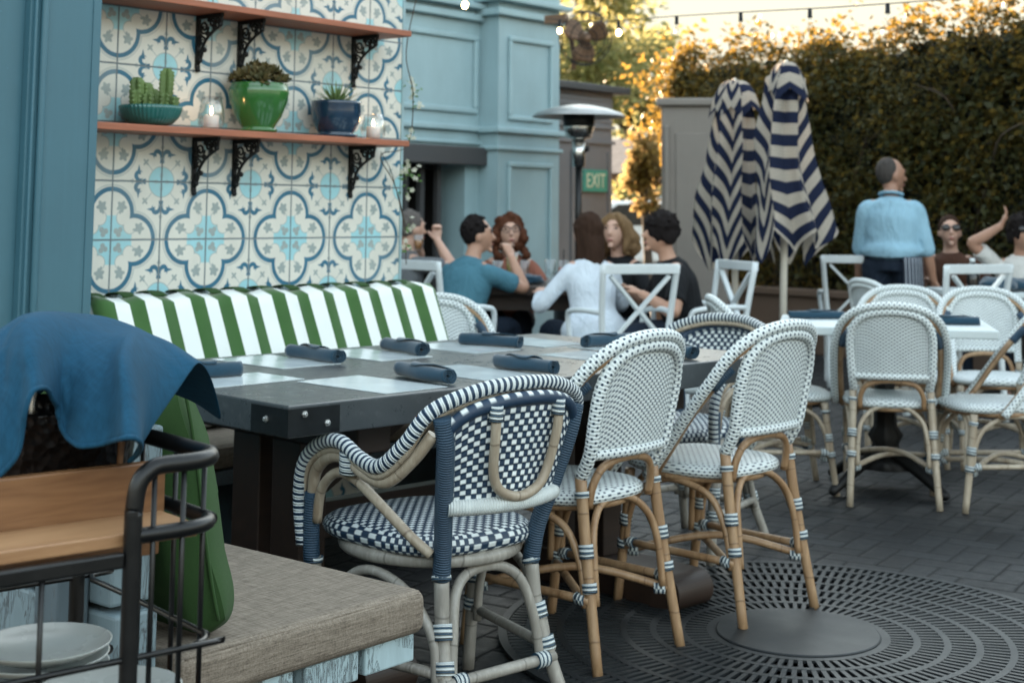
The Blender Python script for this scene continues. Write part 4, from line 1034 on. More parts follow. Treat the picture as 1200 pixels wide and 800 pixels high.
# ------------------------------------------------------------------ white cross back chairs (face +Y)
def cross_chair(label):
    t = thing('cross_back_chair', label, 'chair'); w = M['white_paint']
    for s in (-1, 1):
        MB().tube([(s*.20, -.22, 0), (s*.20, -.19, .44), (s*.215, -.20, .62), (s*.235, -.255, .925)], [(.019, .019), (.02, .02), (.019, .019), (.019, .019)], 8, 5).build('rear_post', w, t)
        MB().bar((s*.20, .20, 0), (s*.20, .20, .44), .035, .035).build('leg', w, t, bevel=.003)
        MB().tube([(s*.215, -.20, .66), (s*.245, -.05, .665), (s*.250, .12, .655), (s*.248, .19, .62), (s*.225, .20, .45)], .016, 8, 5).build('arm', w, t)
        MB().bar((s*.165, -.213, .50), (-s*.185, -.248, .865), .030, .018).build('cross_bar', w, t)
    MB().bar((-.245, -.255, .905), (.245, -.255, .905), .028, .055).build('top_rail', w, t, bevel=.004)
    MB().bar((-.205, -.205, .50), (.205, -.205, .50), .024, .04).build('lower_rail', w, t, bevel=.003)
    MB().box((-.225, -.20, .425), (.225, .23, .455)).build('seat', w, t, bevel=.012)
    return t
xp = cross_chair('white cross back armchair with its back to us under the woman in the white shirt'); tag(xp, group='white cross back chairs')
def xplace(px, d, head, label, o=None):
    o = o or copy_tree(xp); o.location = ground(px, d); o.rotation_euler = (0, 0, R(head-90)); o['label'] = label
xplace(728, 8.45, 62, xp['label'], xp)
xplace(522, 8.75, -5, 'white cross back chair at the tiled wall end behind the teal shirted man')
xplace(820, 8.9, 150, 'white cross back chair in front of the folded striped umbrellas')
xplace(1000, 10.6, 30, 'white cross back chair left of the standing waiter, lit at its edge')
xplace(1112, 8.9, 62, 'white cross back chair in front of the woman in sunglasses')

# ------------------------------------------------------------------ dark table of the five diners
dt = thing('diners_table', 'dark brown timber table where a group of diners sits', 'table', ground(622, 9.65), 40-90)
MB().box((-.46, -.50, .70), (.56, .50, .755)).build('tabletop', M['dark_wood'], dt, bevel=.004)
for (x, y) in ((-.38, -.42), (.48, -.42), (.48, .42), (-.38, .42)): MB().box((x-.05, y-.05, 0), (x+.05, y+.05, .699)).build('leg', M['dark_wood'], dt, bevel=.004)
MB().box((-.38, -.40, .60), (.48, .40, .698)).build('apron', M['dark_wood'], dt)
M['juice'] = plain('pale citrus drink', (.55, .42, .12), .2, .1, 5., 0); M['pink_drink'] = plain('pink drink', (.5, .12, .10), .2, .1, 5., 0)
M['amber'] = plain('amber beer', (.42, .16, .02), .2, .1, 5., 0)
def tumbler(px, py, d, label, h=.14, r=.036, drink=None, lvl=.8, z=.7555, straw=False):
    p = at_d(px, py, d); t = thing('drinking_glass', label, 'glass', (p.x, p.y, z), 0, 'glasses on the tables')
    MB().lathe([(r*.8, 0), (r, h), (r*.94, h), (r*.74, .008), (0, .008)], seg=20).build('glass', M['glass'], t)
    if drink: MB().lathe([(0, .009), (r*.72, .009), (r*.75+(r*.17)*lvl, h*lvl), (0, h*lvl)], seg=20).build('drink', M[drink], t)
    if straw: MB().tube([(0, 0, .01), (.02, .01, h+.07)], .0035, 6, 1).build('straw', M['iron'], t)
    return t
tumbler(600, 300, 9.55, 'tall glass of pale yellow cocktail with a straw on the dark diners table', .20, .042, 'juice', .85, straw=True)
tumbler(583, 305, 9.35, 'clear tumbler beside the teal shirted man elbow', .15, .036)
tumbler(615, 305, 9.75, 'clear tumbler right of the yellow cocktail', .14, .036)
tumbler(645, 305, 9.35, 'clear tumbler left of the pink drink', .16, .037)
tumbler(660, 305, 9.5, 'glass of pink drink beside the woman in the white shirt', .15, .037, 'pink_drink', .7, straw=True)
p = ground(592, 9.25); o = MB().lathe([(0, 0), (.07, 0), (.115, .016), (.112, .018), (.07, .006), (0, .006)], seg=32).build('dinner_plate', M['plate']); o.location = (p.x, p.y, .7555); tag(o, 'white dinner plate on the near edge of the dark diners table', 'plate')
def crumple(px, d, z, label, r=(.09, .07, .035), seed=0):
    p = ground(px, d)
    def f(q): return q*(1+.35*noise.noise(q*2.2+Vector((seed, 0, 0))))
    o = MB().ball((0, 0, r[2]*.8), r, 20, 12, None, f).build('crumpled_napkin', M['napkin']); o.location = (p.x, p.y, z); tag(o, label, 'napkin', 'crumpled navy napkins')
crumple(625, 9.4, .7555, 'crumpled navy napkin in the middle of the dark diners table', seed=2)
crumple(602, 9.18, .7555, 'crumpled navy napkin on the near left of the dark diners table', (.07, .05, .025), seed=5)

# ------------------------------------------------------------------ panelled blue building behind
BY = 8.4
bb = thing('panelled_building', 'grey blue panelled restaurant building with a dark bar opening behind the diners', 'building', (8.0, BY, 0))
def PX(px, y=BY): return at_y(px, 200, y).x
def PZ(px, py, y=BY): return at_y(px, py, y).z
xl, xr = 2.0, PX(585); zo = PZ(520, 190)                             # opening's top
xj = PX(545)
MB().box((xl, BY, zo), (xr, BY+.35, 4.6)).build('upper_wall', M['blue_wall'], bb, world=True)
MB().box((xj, BY, 0), (xr, BY+.35, zo-.001)).build('jamb_wall', M['blue_wall_dim'], bb, world=True)
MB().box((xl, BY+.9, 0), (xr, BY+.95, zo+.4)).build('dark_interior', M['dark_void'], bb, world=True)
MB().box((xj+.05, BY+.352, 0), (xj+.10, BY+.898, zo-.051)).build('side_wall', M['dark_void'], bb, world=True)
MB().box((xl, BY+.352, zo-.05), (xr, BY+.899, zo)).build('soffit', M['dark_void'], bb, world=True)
MB().box((xl, BY-.10, zo-.02), (PX(566), BY+.02, PZ(520, 171))).build('lintel', M['lintel'], bb, world=True, bevel=.01)
for i, px in enumerate((486, 505, 525)): MB().box((PX(px), BY+.12, 0), (PX(px)+.05, BY+.17, zo-.002)).build('opening_post', M['lintel'], bb, world=True)
def moulding(name, x0, x1, z0, z1, y, w=.05, d=.03, mt='blue_wall'):
    mb = MB()
    for (a, b, c, e) in ((x0, x1, z0, z0+w), (x0, x1, z1-w, z1), (x0, x0+w, z0+w, z1-w), (x1-w, x1, z0+w, z1-w)):
        mb.box((a, y-d, c), (b, y-.001, e))
    return mb.build(name, M[mt], bb, world=True, bevel=.012, bseg=3)
moulding('panel_moulding', PX(440), PX(557), PZ(520, 131), PZ(520, 37), BY)
moulding('panel_moulding', PX(300), PX(425), PZ(380, 112), PZ(380, 15), BY)
def ledge(name, x0, x1, z, h, d, y): return MB().box((x0, y-d, z), (x1, y-.001, z+h)).build(name, M['blue_wall'], bb, world=True, bevel=.01)
ledge('string_course', xl, xr, PZ(520, 152), .05, .05, BY); ledge('string_course', xl, xr, PZ(520, 168), .03, .03, BY)
ledge('cornice', xl, xr, PZ(520, 20), .06, .06, BY); ledge('cornice', xl, xr, PZ(520, 6), .05, .09, BY)
# projecting pilaster
YP = BY-.22; a0, a1_ = PX(583, YP), PX(655, YP)
MB().box((a0, YP, 0), (a1_, BY+.5, 4.6)).build('pilaster', M['blue_wall_dim'], bb, world=True)
def q(px, py): return at_y(px, py, YP).z
moulding('panel_moulding', PX(594, YP), PX(646, YP), q(620, 143), q(620, 46), YP, .045, .03)
moulding('panel_moulding', PX(594, YP), PX(646, YP), q(620, 330), q(620, 191), YP, .045, .03)
for (py, h, d) in ((178, .035, .03), (158, .05, .05), (24, .06, .06), (8, .05, .09)):
    MB().box((a0-d, YP-d, q(620, py)), (a1_+d, BY+.4, q(620, py)+h)).build('string_course', M['blue_wall'], bb, world=True, bevel=.01)
# grey annex with the EXIT sign
AY = 8.5; ax = thing('grey_annex', 'low slate grey annex wall with a flat dark roof edge right of the blue building', 'building', (11.5, AY, 0))
x0, x1 = a1_-.05, PX(717, AY); za = PZ(690, 108, AY)
MB().box((x0, AY, 0), (x1, AY+1.2, za)).build('wall', M['grey_wall'], ax, world=True)
MB().box((x0-.1, AY-.12, za), (x1+.16, AY+1.3, za+.07)).build('roof_edge', M['lintel'], ax, world=True, bevel=.01)
for py in (150, 168): MB().box((x0, AY-.03, PZ(690, py, AY)), (x1+.02, AY-.001, PZ(690, py, AY)+.03)).build('string_course', M['grey_wall'], ax, world=True)
mb = MB(); mb.box((PX(668, AY), AY-.025, .2), (PX(670.5, AY), AY-.001, PZ(690, 178, AY))); mb.box((PX(711, AY), AY-.025, .2), (PX(713.5, AY), AY-.001, PZ(690, 178, AY)))
mb.build('panel_moulding', M['grey_wall'], ax, world=True)
for i in range(6): MB().box((x0, AY-.012, PZ(690, 112+6*i, AY)), (x1, AY-.001, PZ(690, 112+6*i, AY)+.028)).build('siding_board', M['grey_wall'], ax, world=True)
es = thing('exit_sign', 'green EXIT sign with pale letters on the grey annex wall', 'sign', (0, 0, 0))
c0 = at_y(697, 212, AY-.03); es.location = c0; wd = PX(711, AY-.03)-PX(683, AY-.03); hh = .215
M['sign_green'] = plain('green sign panel', (.07, .29, .23), .4, .1, 5., 0); M['sign_cream'] = plain('cream sign letters', (.62, .66, .50), .4, .05, 5., 0)
MB().box((-wd/2, -.012, -hh/2), (wd/2, .012, hh/2)).build('panel', M['sign_green'], es, bevel=.003)
text_mesh('EXIT', .20, M['sign_cream'], 'lettering', es, Matrix.Translation((0, -.0145, -.006)) @ Matrix.Diagonal((wd*.9/.46, 1, 1, 1)) @ Matrix.Rotation(R(90), 4, 'X'), .002)

# ------------------------------------------------------------------ patio heater
hp = ground(679, 12.2); ht = thing('patio_heater', 'tall patio heater with a wide round reflector before the grey annex', 'heater', hp)
k = 12.2; zz = lambda py: CAM_H+(248.8-py)*k/F
MB().lathe([(.02, zz(123)), (.10, zz(124)), (.25, zz(128)), (.36, zz(133)), (.395, zz(137)), (.393, zz(138)), (.35, zz(134.5)), (.24, zz(130)), (.02, zz(127))], seg=48).build('reflector', M['dull_steel'], ht)
mesh_m = Mat('perforated burner', .5, .5); u, v = mesh_m.uv(); mesh_m.color((.02, .02, .02)); M['burner'] = mesh_m.m
MB().lathe([(.135, zz(129)), (.135, zz(146)), (.115, zz(152)), (.0, zz(152))], seg=32).build('burner_head', M['burner'], ht)
MB().lathe([(.125, zz(147)), (.130, zz(150)), (.105, zz(162)), (.05, zz(164)), (0, zz(164))], seg=32).build('burner_cup', M['chrome'], ht)
MB().lathe([(.055, zz(196)), (.055, zz(163))], seg=24).build('valve_housing', M['chrome'], ht)
MB().tube([(0, 0, .7), (0, 0, zz(195))], .030, 16, 1).build('pole', M['black_metal'], ht)
MB().lathe([(.23, 0), (.24, .02), (.24, .06), (.21, .08), (.20, .70), (.17, .74), (.03, .75)], seg=32).build('tank_housing', M['black_metal'], ht)
MB().ball((.07, -.02, zz(174)), .035, 10, 8).build('control_knob', M['black_metal'], ht)

# ------------------------------------------------------------------ caged wall fan
fp = at_d(686, 45, 11.9); fn_ = thing('caged_wall_fan', 'round caged fan mounted on the corner of the blue building', 'fan', fp)
ax3 = Matrix.Rotation(R(CAMDIR-90+15), 3, 'Z') @ Matrix.Rotation(R(100), 3, 'X')
brz = plain('brown fan housing', (.16, .09, .05), .5, .3, 10., .1); mb = MB()
for (rr, z) in ((.225, 0), (.215, .04), (.215, -.04), (.15, .065), (.08, .07)): mb.tube([ax3 @ Vector((math.cos(a)*rr, math.sin(a)*rr, z)) for a in np.linspace(0, 2*PI, 25)], .004, 6, 2)
for i in range(20):
    a = i*PI/10; mb.tube([ax3 @ Vector((math.cos(a)*rr, math.sin(a)*rr, z)) for rr, z in ((.03, .07), (.15, .065), (.215, .04), (.225, 0), (.215, -.04))], .002, 5, 2)
mb.build('cage', M['iron'], fn_)
for i in range(3):
    a = i*2.094+.5; T = Matrix.Rotation(a, 3, 'Z'); mb = MB()
    mb.grid(lambda u, v: ax3 @ (T @ Vector((.03+.165*u, (v-.5)*(.07+.10*math.sin(PI*u*.8)), (v-.5)*.05))), 8, 6); mb.build('blade', brz, fn_, solid=.004)
MB().lathe([(.0, -.10), (.05, -.10), (.055, -.03), (.04, .05), (0, .06)], (0, 0, 0), 20, ax3).build('motor', brz, fn_)
MB().bar(at_d(664, 22, 12.0)-fp, at_d(640, 24, 12.1)-fp, .06, .07).build('bracket', brz, fn_)
MB().tube([at_d(664, 22, 12.0)-fp, at_d(672, 60, 11.98)-fp, at_d(672, 82, 11.98)-fp], .02, 8, 3).build('bracket_arm', brz, fn_)

# ------------------------------------------------------------------ string lights
M['bulb_lit'] = Mat('lit warm bulb', .3).color((1, .8, .5)).emit((1., .66, .30), 3.).m
def string(name, label, P, bulbs, lit):
    t = thing(name, label, 'string light', P[0]); MB().tube([p-P[0] for p in P], .0035, 6, 8).build('cable', M['iron'], t)
    for p, on in zip(bulbs, lit):
        s = MB().lathe([(.012, 0), (.014, -.05), (.017, -.055), (0, -.056)], p-P[0], 10).build('socket', M['iron'], t)
        MB().ball(p-P[0]+Vector((0, 0, -.082)), (.019, .019, .024), 12, 8).build('bulb', M['bulb_lit'] if on else M['glass'], s)
W1 = [at_d(640, 22, 11.5), at_d(700, 26, 10.5), at_d(780, 20, 9.6), at_d(880, 14, 8.7), at_d(990, 8, 8.0), at_d(1130, -3, 7.2), at_d(1300, -25, 6.4)]
string('string_light', 'string of bulbs sagging across the sky above the hedge', W1, [at_d(656, 24, 11.2), at_d(725, 25, 10.1), at_d(793, 19, 9.5), at_d(868, 15, 8.8), at_d(949, 10, 8.3), at_d(1040, 4, 7.7)], [1, 1, 0, 0, 0, 0])
W2 = [at_d(470, -40, 8.5), at_d(545, -10, 8.5), at_d(640, -45, 8.5)]
string('string_light', 'single lit bulb hanging at the top edge before the blue building', W2, [at_d(545, -10, 8.5)], [1])

# ------------------------------------------------------------------ gate pillar, planter wall
gp = ground(812, 13.4); gpw = thing('gate_pillar', 'taupe painted gate pillar with a flat cap at the left end of the hedge', 'pillar', gp, CAMDIR-90-8)
zt = CAM_H+(250-126)*13.4/F
MB().box((-.28, -.15, 0), (.32, .15, zt)).build('shaft', M['taupe'], gpw, bevel=.01)
MB().box((-.33, -.20, zt), (.37, .20, zt+.07)).build('cap', M['taupe'], gpw, bevel=.015)
MB().box((-.255, -.185, .1), (-.205, -.151, zt-.18)).build('corner_strip', M['taupe'], gpw, bevel=.01)
MB().box((-.15, -.165, .2), (.25, -.151, zt-.25)).build('face_panel', M['taupe'], gpw, bevel=.006)
HX0, HY0, HX1, HY1 = 12.5, 8.25, 11.1, .5                           # hedge line, left end to right end
hd = (Vector((HX1, HY1, 0))-Vector((HX0, HY0, 0))); HL = hd.length; hd.normalize(); hn = Vector((hd.y, -hd.x, 0))   # hn points away from us?
if hn.dot(Vector((-1, 0, 0))) < 0: hn = -hn                         # now towards the patio
pw = thing('planter_wall', 'low brown planter wall along the foot of the hedge', 'wall', (HX0, HY0, 0), math.degrees(math.atan2(hd.y, hd.x)))
M['planter'] = painted('brown rendered planter wall', (.10, .065, .045), .8)
sgn = 1 if (Matrix.Rotation(math.atan2(hd.y, hd.x), 3, 'Z') @ Vector((0, 1, 0))).dot(hn) > 0 else -1
ya, yb = sorted((sgn*.45, sgn*.60)); MB().box((.2, ya, 0), (HL+4, yb, .50)).build('wall', M['planter'], pw, bevel=.01)
ya, yb = sorted((sgn*.42, sgn*.64)); MB().box((.15, ya, .5), (HL+4, yb, .56)).build('coping', M['planter'], pw, bevel=.01)

# ------------------------------------------------------------------ leaves in bulk
def leaf_cloud(name, P, S, mat, parent=None, seed=1, up=.3, aspect=.55):
    """one folded leaf of four corners at every point of P, size S"""
    g = np.random.default_rng(seed); n = len(P)
    d = g.normal(size=(n, 3)); d[:, 2] = d[:, 2]*.7-up; d /= np.linalg.norm(d, axis=1)[:, None]
    r = g.normal(size=(n, 3)); s = np.cross(d, r); s /= np.linalg.norm(s, axis=1)[:, None]; nn = np.cross(d, s)
    S = S[:, None]; a = P; b = P+d*S*.5+s*S*aspect*.5+nn*S*.10; c = P+d*S; e = P+d*S*.5-s*S*aspect*.5+nn*S*.10
    V = np.stack([a, b, c, e], 1).reshape(-1, 3).astype(np.float32)
    me = bpy.data.meshes.new(name); me.vertices.add(4*n); me.vertices.foreach_set('co', V.ravel())
    me.loops.add(4*n); me.loops.foreach_set('vertex_index', np.arange(4*n, dtype=np.int32))
    me.polygons.add(n); me.polygons.foreach_set('loop_start', np.arange(0, 4*n, 4, dtype=np.int32)); me.update(); me.validate()
    me.materials.append(mat); o = bpy.data.objects.new(name, me); COL.objects.link(o)
    if parent is not None: o.parent = parent; KIDS.setdefault(parent.name, []).append(o)
    return o
g = np.random.default_rng(4)
hg = thing('hedge', 'tall dense dark green hedge with leaves glowing gold along its top and left end', 'hedge', (HX0, HY0, 0))
N = 135000; s = g.random(N)*(HL+2.8)+.0; z = g.random(N)**.85; dep = g.random(N)
def lump(a, b, c=0.): return np.sin(a*2.1+b*1.3+c)*.5+np.sin(a*4.7-b*3.1+c*2)*.3+np.sin(a*9.1+b*7.7+c)*.2
top = 2.76+.25*np.clip(s/HL, 0, 1)+.10*lump(s, 0)+.06*np.sin(s*7.3)
front = .42+.12*lump(s, z*3.); back = -.42
end = np.clip((s+.05)/.3, 0, 1)**.5
zz_ = .45+z*(top-.45)*np.where(s < .0, .55+.45*z, 1); zz_ = np.where(s < .30, np.maximum(zz_, 1.7+g.random(N)*.9), zz_); zz_ = np.minimum(zz_, top)
off = back+(front-back)*np.where(g.random(N) < .62, 1-.30*dep**2, dep)
round_ = np.sqrt(np.clip((top-zz_)/.45, 0.05, 1)); off = off*np.minimum(1, round_)*end
keep = (lump(s*1.6, zz_*3.2, 1.)+.35*g.normal(size=N)) > -.62
hl = np.array([hd.x, hd.y, 0]); hv_ = np.array([hn.x, hn.y, 0])
Pn = s[:, None]*hl+off[:, None]*hv_+zz_[:, None]*np.array([0, 0, 1.])
Pn = Pn[keep]; S = (.040+.062*g.random(len(Pn))**2)*(.8+.35*lump(Pn[:, 1]*1.3, Pn[:, 2]*2.)); leaf_cloud('foliage', Pn, S, M['hedge_leaf'], hg, 5)
# stray shoots along the top
n2 = 2600; s2 = g.random(n2)*(HL+2.8); t2 = 2.76+.25*np.clip(s2/HL, 0, 1)+.10*lump(s2, 0)+.06*np.sin(s2*7.3)+np.abs(g.normal(size=n2))*.10*(1+lump(s2*3, 1))
P2 = s2[:, None]*hl+(g.normal(size=n2)*.16)[:, None]*hv_+t2[:, None]*np.array([0, 0, 1.])
# boughs that arch out of the left end over the pillar
bo = []
for k in range(9):
    b0 = np.array([0, 0, 2.0+.08*k]); L = .18+.30*g.random(); 
    for i in range(70):
        f = g.random(); bo.append(b0+hl*(-L*f)+hv_*(.15+.3*f)*g.normal()*.7+np.array([0, 0, .35*f*(1-f)*2+g.normal()*.06]))
P2 = np.concatenate([P2, np.array(bo)]); leaf_cloud('shoots', P2, .05+.05*g.random(len(P2)), M['hedge_leaf'], hg, 7)
# dark filler leaves added to block sun through the hedge, thinner lower right
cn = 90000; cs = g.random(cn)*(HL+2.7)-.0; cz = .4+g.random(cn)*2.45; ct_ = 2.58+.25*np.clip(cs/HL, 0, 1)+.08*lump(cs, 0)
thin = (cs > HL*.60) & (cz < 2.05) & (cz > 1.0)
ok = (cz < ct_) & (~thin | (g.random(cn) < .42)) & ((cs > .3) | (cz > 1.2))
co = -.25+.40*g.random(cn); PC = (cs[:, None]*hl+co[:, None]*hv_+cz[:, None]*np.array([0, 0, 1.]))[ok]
leaf_cloud('light_blocking_foliage', PC, .09+.05*g.random(len(PC)), M['blocking_leaf'], hg, 21, .3, .8)
mb = MB(); rng = random.Random(6)
for k in range(26):
    x = k*(HL+2)/26+rng.random()*.2; b0 = hd*x; pts = [b0+hn*rng.uniform(-.1, .1)+Vector((0, 0, .2))]
    for q in range(4): pts.append(pts[-1]+hd*rng.uniform(-.25, .25)+hn*rng.uniform(-.12, .12)+Vector((0, 0, rng.uniform(.4, .65))))
    mb.tube(pts, [.028, .022, .016, .010, .005], 7, 3)
    for q in range(3):
        p = pts[1+q]; mb.tube([p, p+hd*rng.uniform(-.4, .4)+hn*rng.uniform(0, .3)+Vector((0, 0, .25)), p+hd*rng.uniform(-.7, .7)+hn*rng.uniform(.1, .42)+Vector((0, 0, .4))], [.011, .007, .003], 6, 3)
mb.build('branches', M['bark'], hg)

def tree(px, d, ctr_py, rad, label, mat, nclump, nleaf, seed, leaf=.16, asp=.6):
    b = ground(px, d); g = np.random.default_rng(seed); rng = random.Random(seed); t = thing('garden_tree', label, 'tree', b, 0, 'trees beyond the patio')
    cz = CAM_H+(249-ctr_py)*d/F; mb = MB()
    mb.tube([(0, 0, 0), (.1, .05, cz*.3), (-.05, 0, cz*.62), (.05, .1, cz)], [.045*cz, .034*cz, .025*cz, .012*cz], 10, 5); cl = []
    for k in range(nclump):
        v = Vector((rng.gauss(0, 1), rng.gauss(0, 1), rng.gauss(0, 1))).normalized()*(rng.random()**.45); c = Vector((v.x*rad[0], v.y*rad[0], v.z*rad[1]))+Vector((0, 0, cz)); cl.append(c)
        s0 = Vector((0, 0, cz*rng.uniform(.55, .9))); mb.tube([s0, s0.lerp(c, .5)+Vector((0, 0, .12)), c], [.012*cz, .008*cz, .002*cz], 6, 3)
    mb.build('trunk', M['bark'], t)
    P = []; 
    for c in cl:
        r = rad[0]*rng.uniform(.20, .36); P.append(np.array(c)+g.normal(size=(nleaf, 3))*np.array([r, r, r*.65])*.62)
    P = np.concatenate(P); leaf_cloud('crown', P, leaf*(.7+.6*g.random(len(P))), M[mat], t, seed, .35, asp)
tree(676, 70, 40, (4.9, 5.4), 'loose crowned tree turning yellow behind the caged fan', 'tree_leaf', 30, 240, 3, .42)
tree(732, 78, 88, (2.9, 4.6), 'slender grey green tree above the annex roof', 'tree_leaf', 24, 190, 9, .40)
tree(759, 20, 196, (.34, .50), 'small golden leaved tree in the gap beside the gate pillar', 'tree_leaf_gold', 12, 130, 12, .12)
tree(765, 34, 205, (.9, .6), 'low round bush of a tree before the peach house', 'tree_leaf', 12, 130, 15, .15)

# ------------------------------------------------------------------ beyond the gap: peach house and a parked car
hp2 = ground(752, 42); hs = thing('peach_house', 'low peach coloured house in the sun beyond the patio gap', 'house', hp2, CAMDIR-90+4)
M['peach'] = painted('peach rendered wall', (.50, .32, .21), .8); M['peach_roof'] = plain('pale tile roof', (.34, .24, .18), .8, .3, 6., .3, 20.)
MB().box((-6, 0, 0), (3.5, 6, 2.35)).build('wall', M['peach'], hs); 
mb = MB(); mb.prism([(-.5, 2.35), (6.5, 2.35), (3, 3.5)], -6.3, 3.8, Matrix(((0, 0, 1, 0), (1, 0, 0, 0), (0, 1, 0, 0), (0, 0, 0, 1)))); mb.build('roof', M['peach_roof'], hs)
for x in (-.62, .62, -2.6):
    w = MB().box((x-.42, -.04, .35), (x+.42, -.002, 1.75)).build('garage_door', M['marble'], hs)
cp_ = ground(751, 26); cr = thing('parked_car', 'white parked car roof glimpsed in the sun beyond the gap', 'car', cp_, CAMDIR-90+12)
M['car_white'] = plain('white car paint', (.6, .6, .58), .25, .05, 3., 0)
prof = [(-2.1, .35), (-2.15, .75), (-1.9, .92), (-1.35, .98), (-.7, 1.42), (.65, 1.45), (1.35, 1.0), (2.0, .88), (2.15, .70), (2.12, .35)]
MB().prism(prof, -.85, .85, Matrix(((1, 0, 0, 0), (0, 0, 1, 0), (0, 1, 0, 0), (0, 0, 0, 1)))).build('body', M['car_white'], cr, bevel=.08, bseg=3)
MB().prism([(-1.22, 1.0), (-.66, 1.36), (.60, 1.39), (1.18, 1.02)], -.862, .862, Matrix(((1, 0, 0, 0), (0, 0, 1, 0), (0, 1, 0, 0), (0, 0, 0, 1)))).build('window', M['dark_glass'], cr)
for x in (-1.3, 1.35):
    for y in (-.78, .78): MB().lathe([(.0, -.1), (.20, -.1), (.31, -.08), (.31, .08), (.20, .1), (0, .1)], (x, y, .31), 28, Matrix.Rotation(R(90), 3, 'X')).build('wheel', M['black_metal'], cr)

# ------------------------------------------------------------------ folded umbrellas
def umb_fabric():
    m = Mat('navy and cream chevron canvas', .8, 0., .2); u, v = m.uv()
    f = u.fract().pingpong(.5)                                       # 0 at a rib, .5 in the fold
    pi_ = u.floor().mod(3.); q = (v-f*((pi_ > .5)*.30)+pi_*.03)/.152; k = q.fract()
    thin = (.035-((k*5.).fract()-.5).abs()).step(0., .02)
    navy = (.25-(k-.26).abs()).step(0., .02)
    lines = (k > .55)*(.07-(((k-.55)*8.).fract()-.5).abs()).step(0., .05)
    n = m.noise(6., 4.); cream = m.mix(n, (.50, .45, .38), (.64, .58, .49))
    c = m.mix(lines*.7, cream, (.10, .12, .16)); c = m.mix(navy, c, (.016, .024, .06)); m.color(c)
    m.bump(m.noise(30., 4.), .3, .004)
    nt = m.nt; t = nt.nodes.new('ShaderNodeBsdfTranslucent'); nt.links.new(c, t.inputs[0]); mx = nt.nodes.new('ShaderNodeMixShader'); mx.inputs[0].default_value = .42
    nt.links.new(m.b.outputs[0], mx.inputs[1]); nt.links.new(t.outputs[0], mx.inputs[2]); nt.links.new(mx.outputs[0], m.out.inputs[0]); return m.m
M['umb'] = umb_fabric(); M['pole_white'] = plain('cream painted umbrella pole', (.62, .58, .50), .4, .1, 6., .05)
def umbrella(px, d, top_py, label, spin, lean=(0, 0)):
    b = ground(px, d); zt = CAM_H+(251-top_py)*d/F; t = thing('folded_umbrella', label, 'umbrella', b, spin, 'folded striped patio umbrellas'); t.rotation_euler.x = R(lean[0]); t.rotation_euler.y = R(lean[1])
    MB().tube([(0, 0, .06), (0, 0, zt-.05)], .024, 14, 1).build('pole', M['pole_white'], t)
    MB().lathe([(.27, 0), (.28, .03), (.25, .06), (.06, .07), (.05, .22), (.03, .23)], seg=32).build('base', M['iron'], t)
    nr = 6; L = 1.17
    ng = np.random.default_rng(int(spin)+3); drop = ng.random(nr)*.26; wid = .65+.7*ng.random(nr)
    def can(u, v):
        a = 2*PI*u; i = int(u*nr) % nr; ph = (u*nr) % 1; fold = abs(ph-.5)*2       # 1 at the rib, 0 in the middle of the panel
        w0, w1 = wid[i], wid[(i+1) % nr]; wr = w0+(w1-w0)*ph
        rr = .145+.150*v**1.05*(1+.30*(wr-1)); k = .55+.45*fold**1.2; k = k+(1.12-k)*.55*max(0, math.sin(a*1.5+spin))*v
        if v > .03: rr *= k
        wob = .045*math.sin(3*a+spin+v*2)*v+.020*math.sin(7*a+v*6+spin)*v+.03*noise.noise(Vector((math.cos(a)*2, math.sin(a)*2, v*4+spin)))
        if v < .06: rr *= v/.06
        hang = (.20*(1-fold)+drop[i]*math.sin(PI*ph)-.06)*v**5
        a2 = a+.55*math.sin(PI*v*.9)*(1-fold)*(.35)*math.sin(i*2.1+spin)
        return Vector((math.cos(a2)*(rr+wob)+.05*math.sin(v*4+spin)*v, math.sin(a2)*(rr+wob)*.86+.05*math.sin(v*3+2*spin)*v, zt-.03-L*v-hang*.55+.06*v**6))
    MB().grid(can, nr*12, 34, lambda u, v: (u*nr, v*L)).build('canopy', M['umb'], t)
    def cap(u, v):
        a = 2*PI*u; ph = (u*nr) % 1; fold = abs(ph-.5)*2; rr = (.185+.028*math.sin(2*a))*v**.55*(.84+.16*fold); return Vector((math.cos(a)*rr, math.sin(a)*rr*.92, zt+.01-.22*v**1.7-.06*(1-fold)*v*v*-.5-.05*fold*v**3))
    MB().grid(cap, nr*10, 10, lambda u, v: (u*nr, v*.30+.05)).build('vent_cap', M['umb'], t)
    MB().ball((0, 0, zt+.01), .014, 12, 8).build('finial', M['pole_white'], t)
umbrella(914, 9.6, 74, 'taller folded umbrella of navy and cream striped canvas in front of the hedge', 10, (1.0, 1.2))
umbrella(860, 10.2, 97, 'shorter folded umbrella of navy and cream striped canvas, behind and left of the taller one', 47, (0, -1.5))

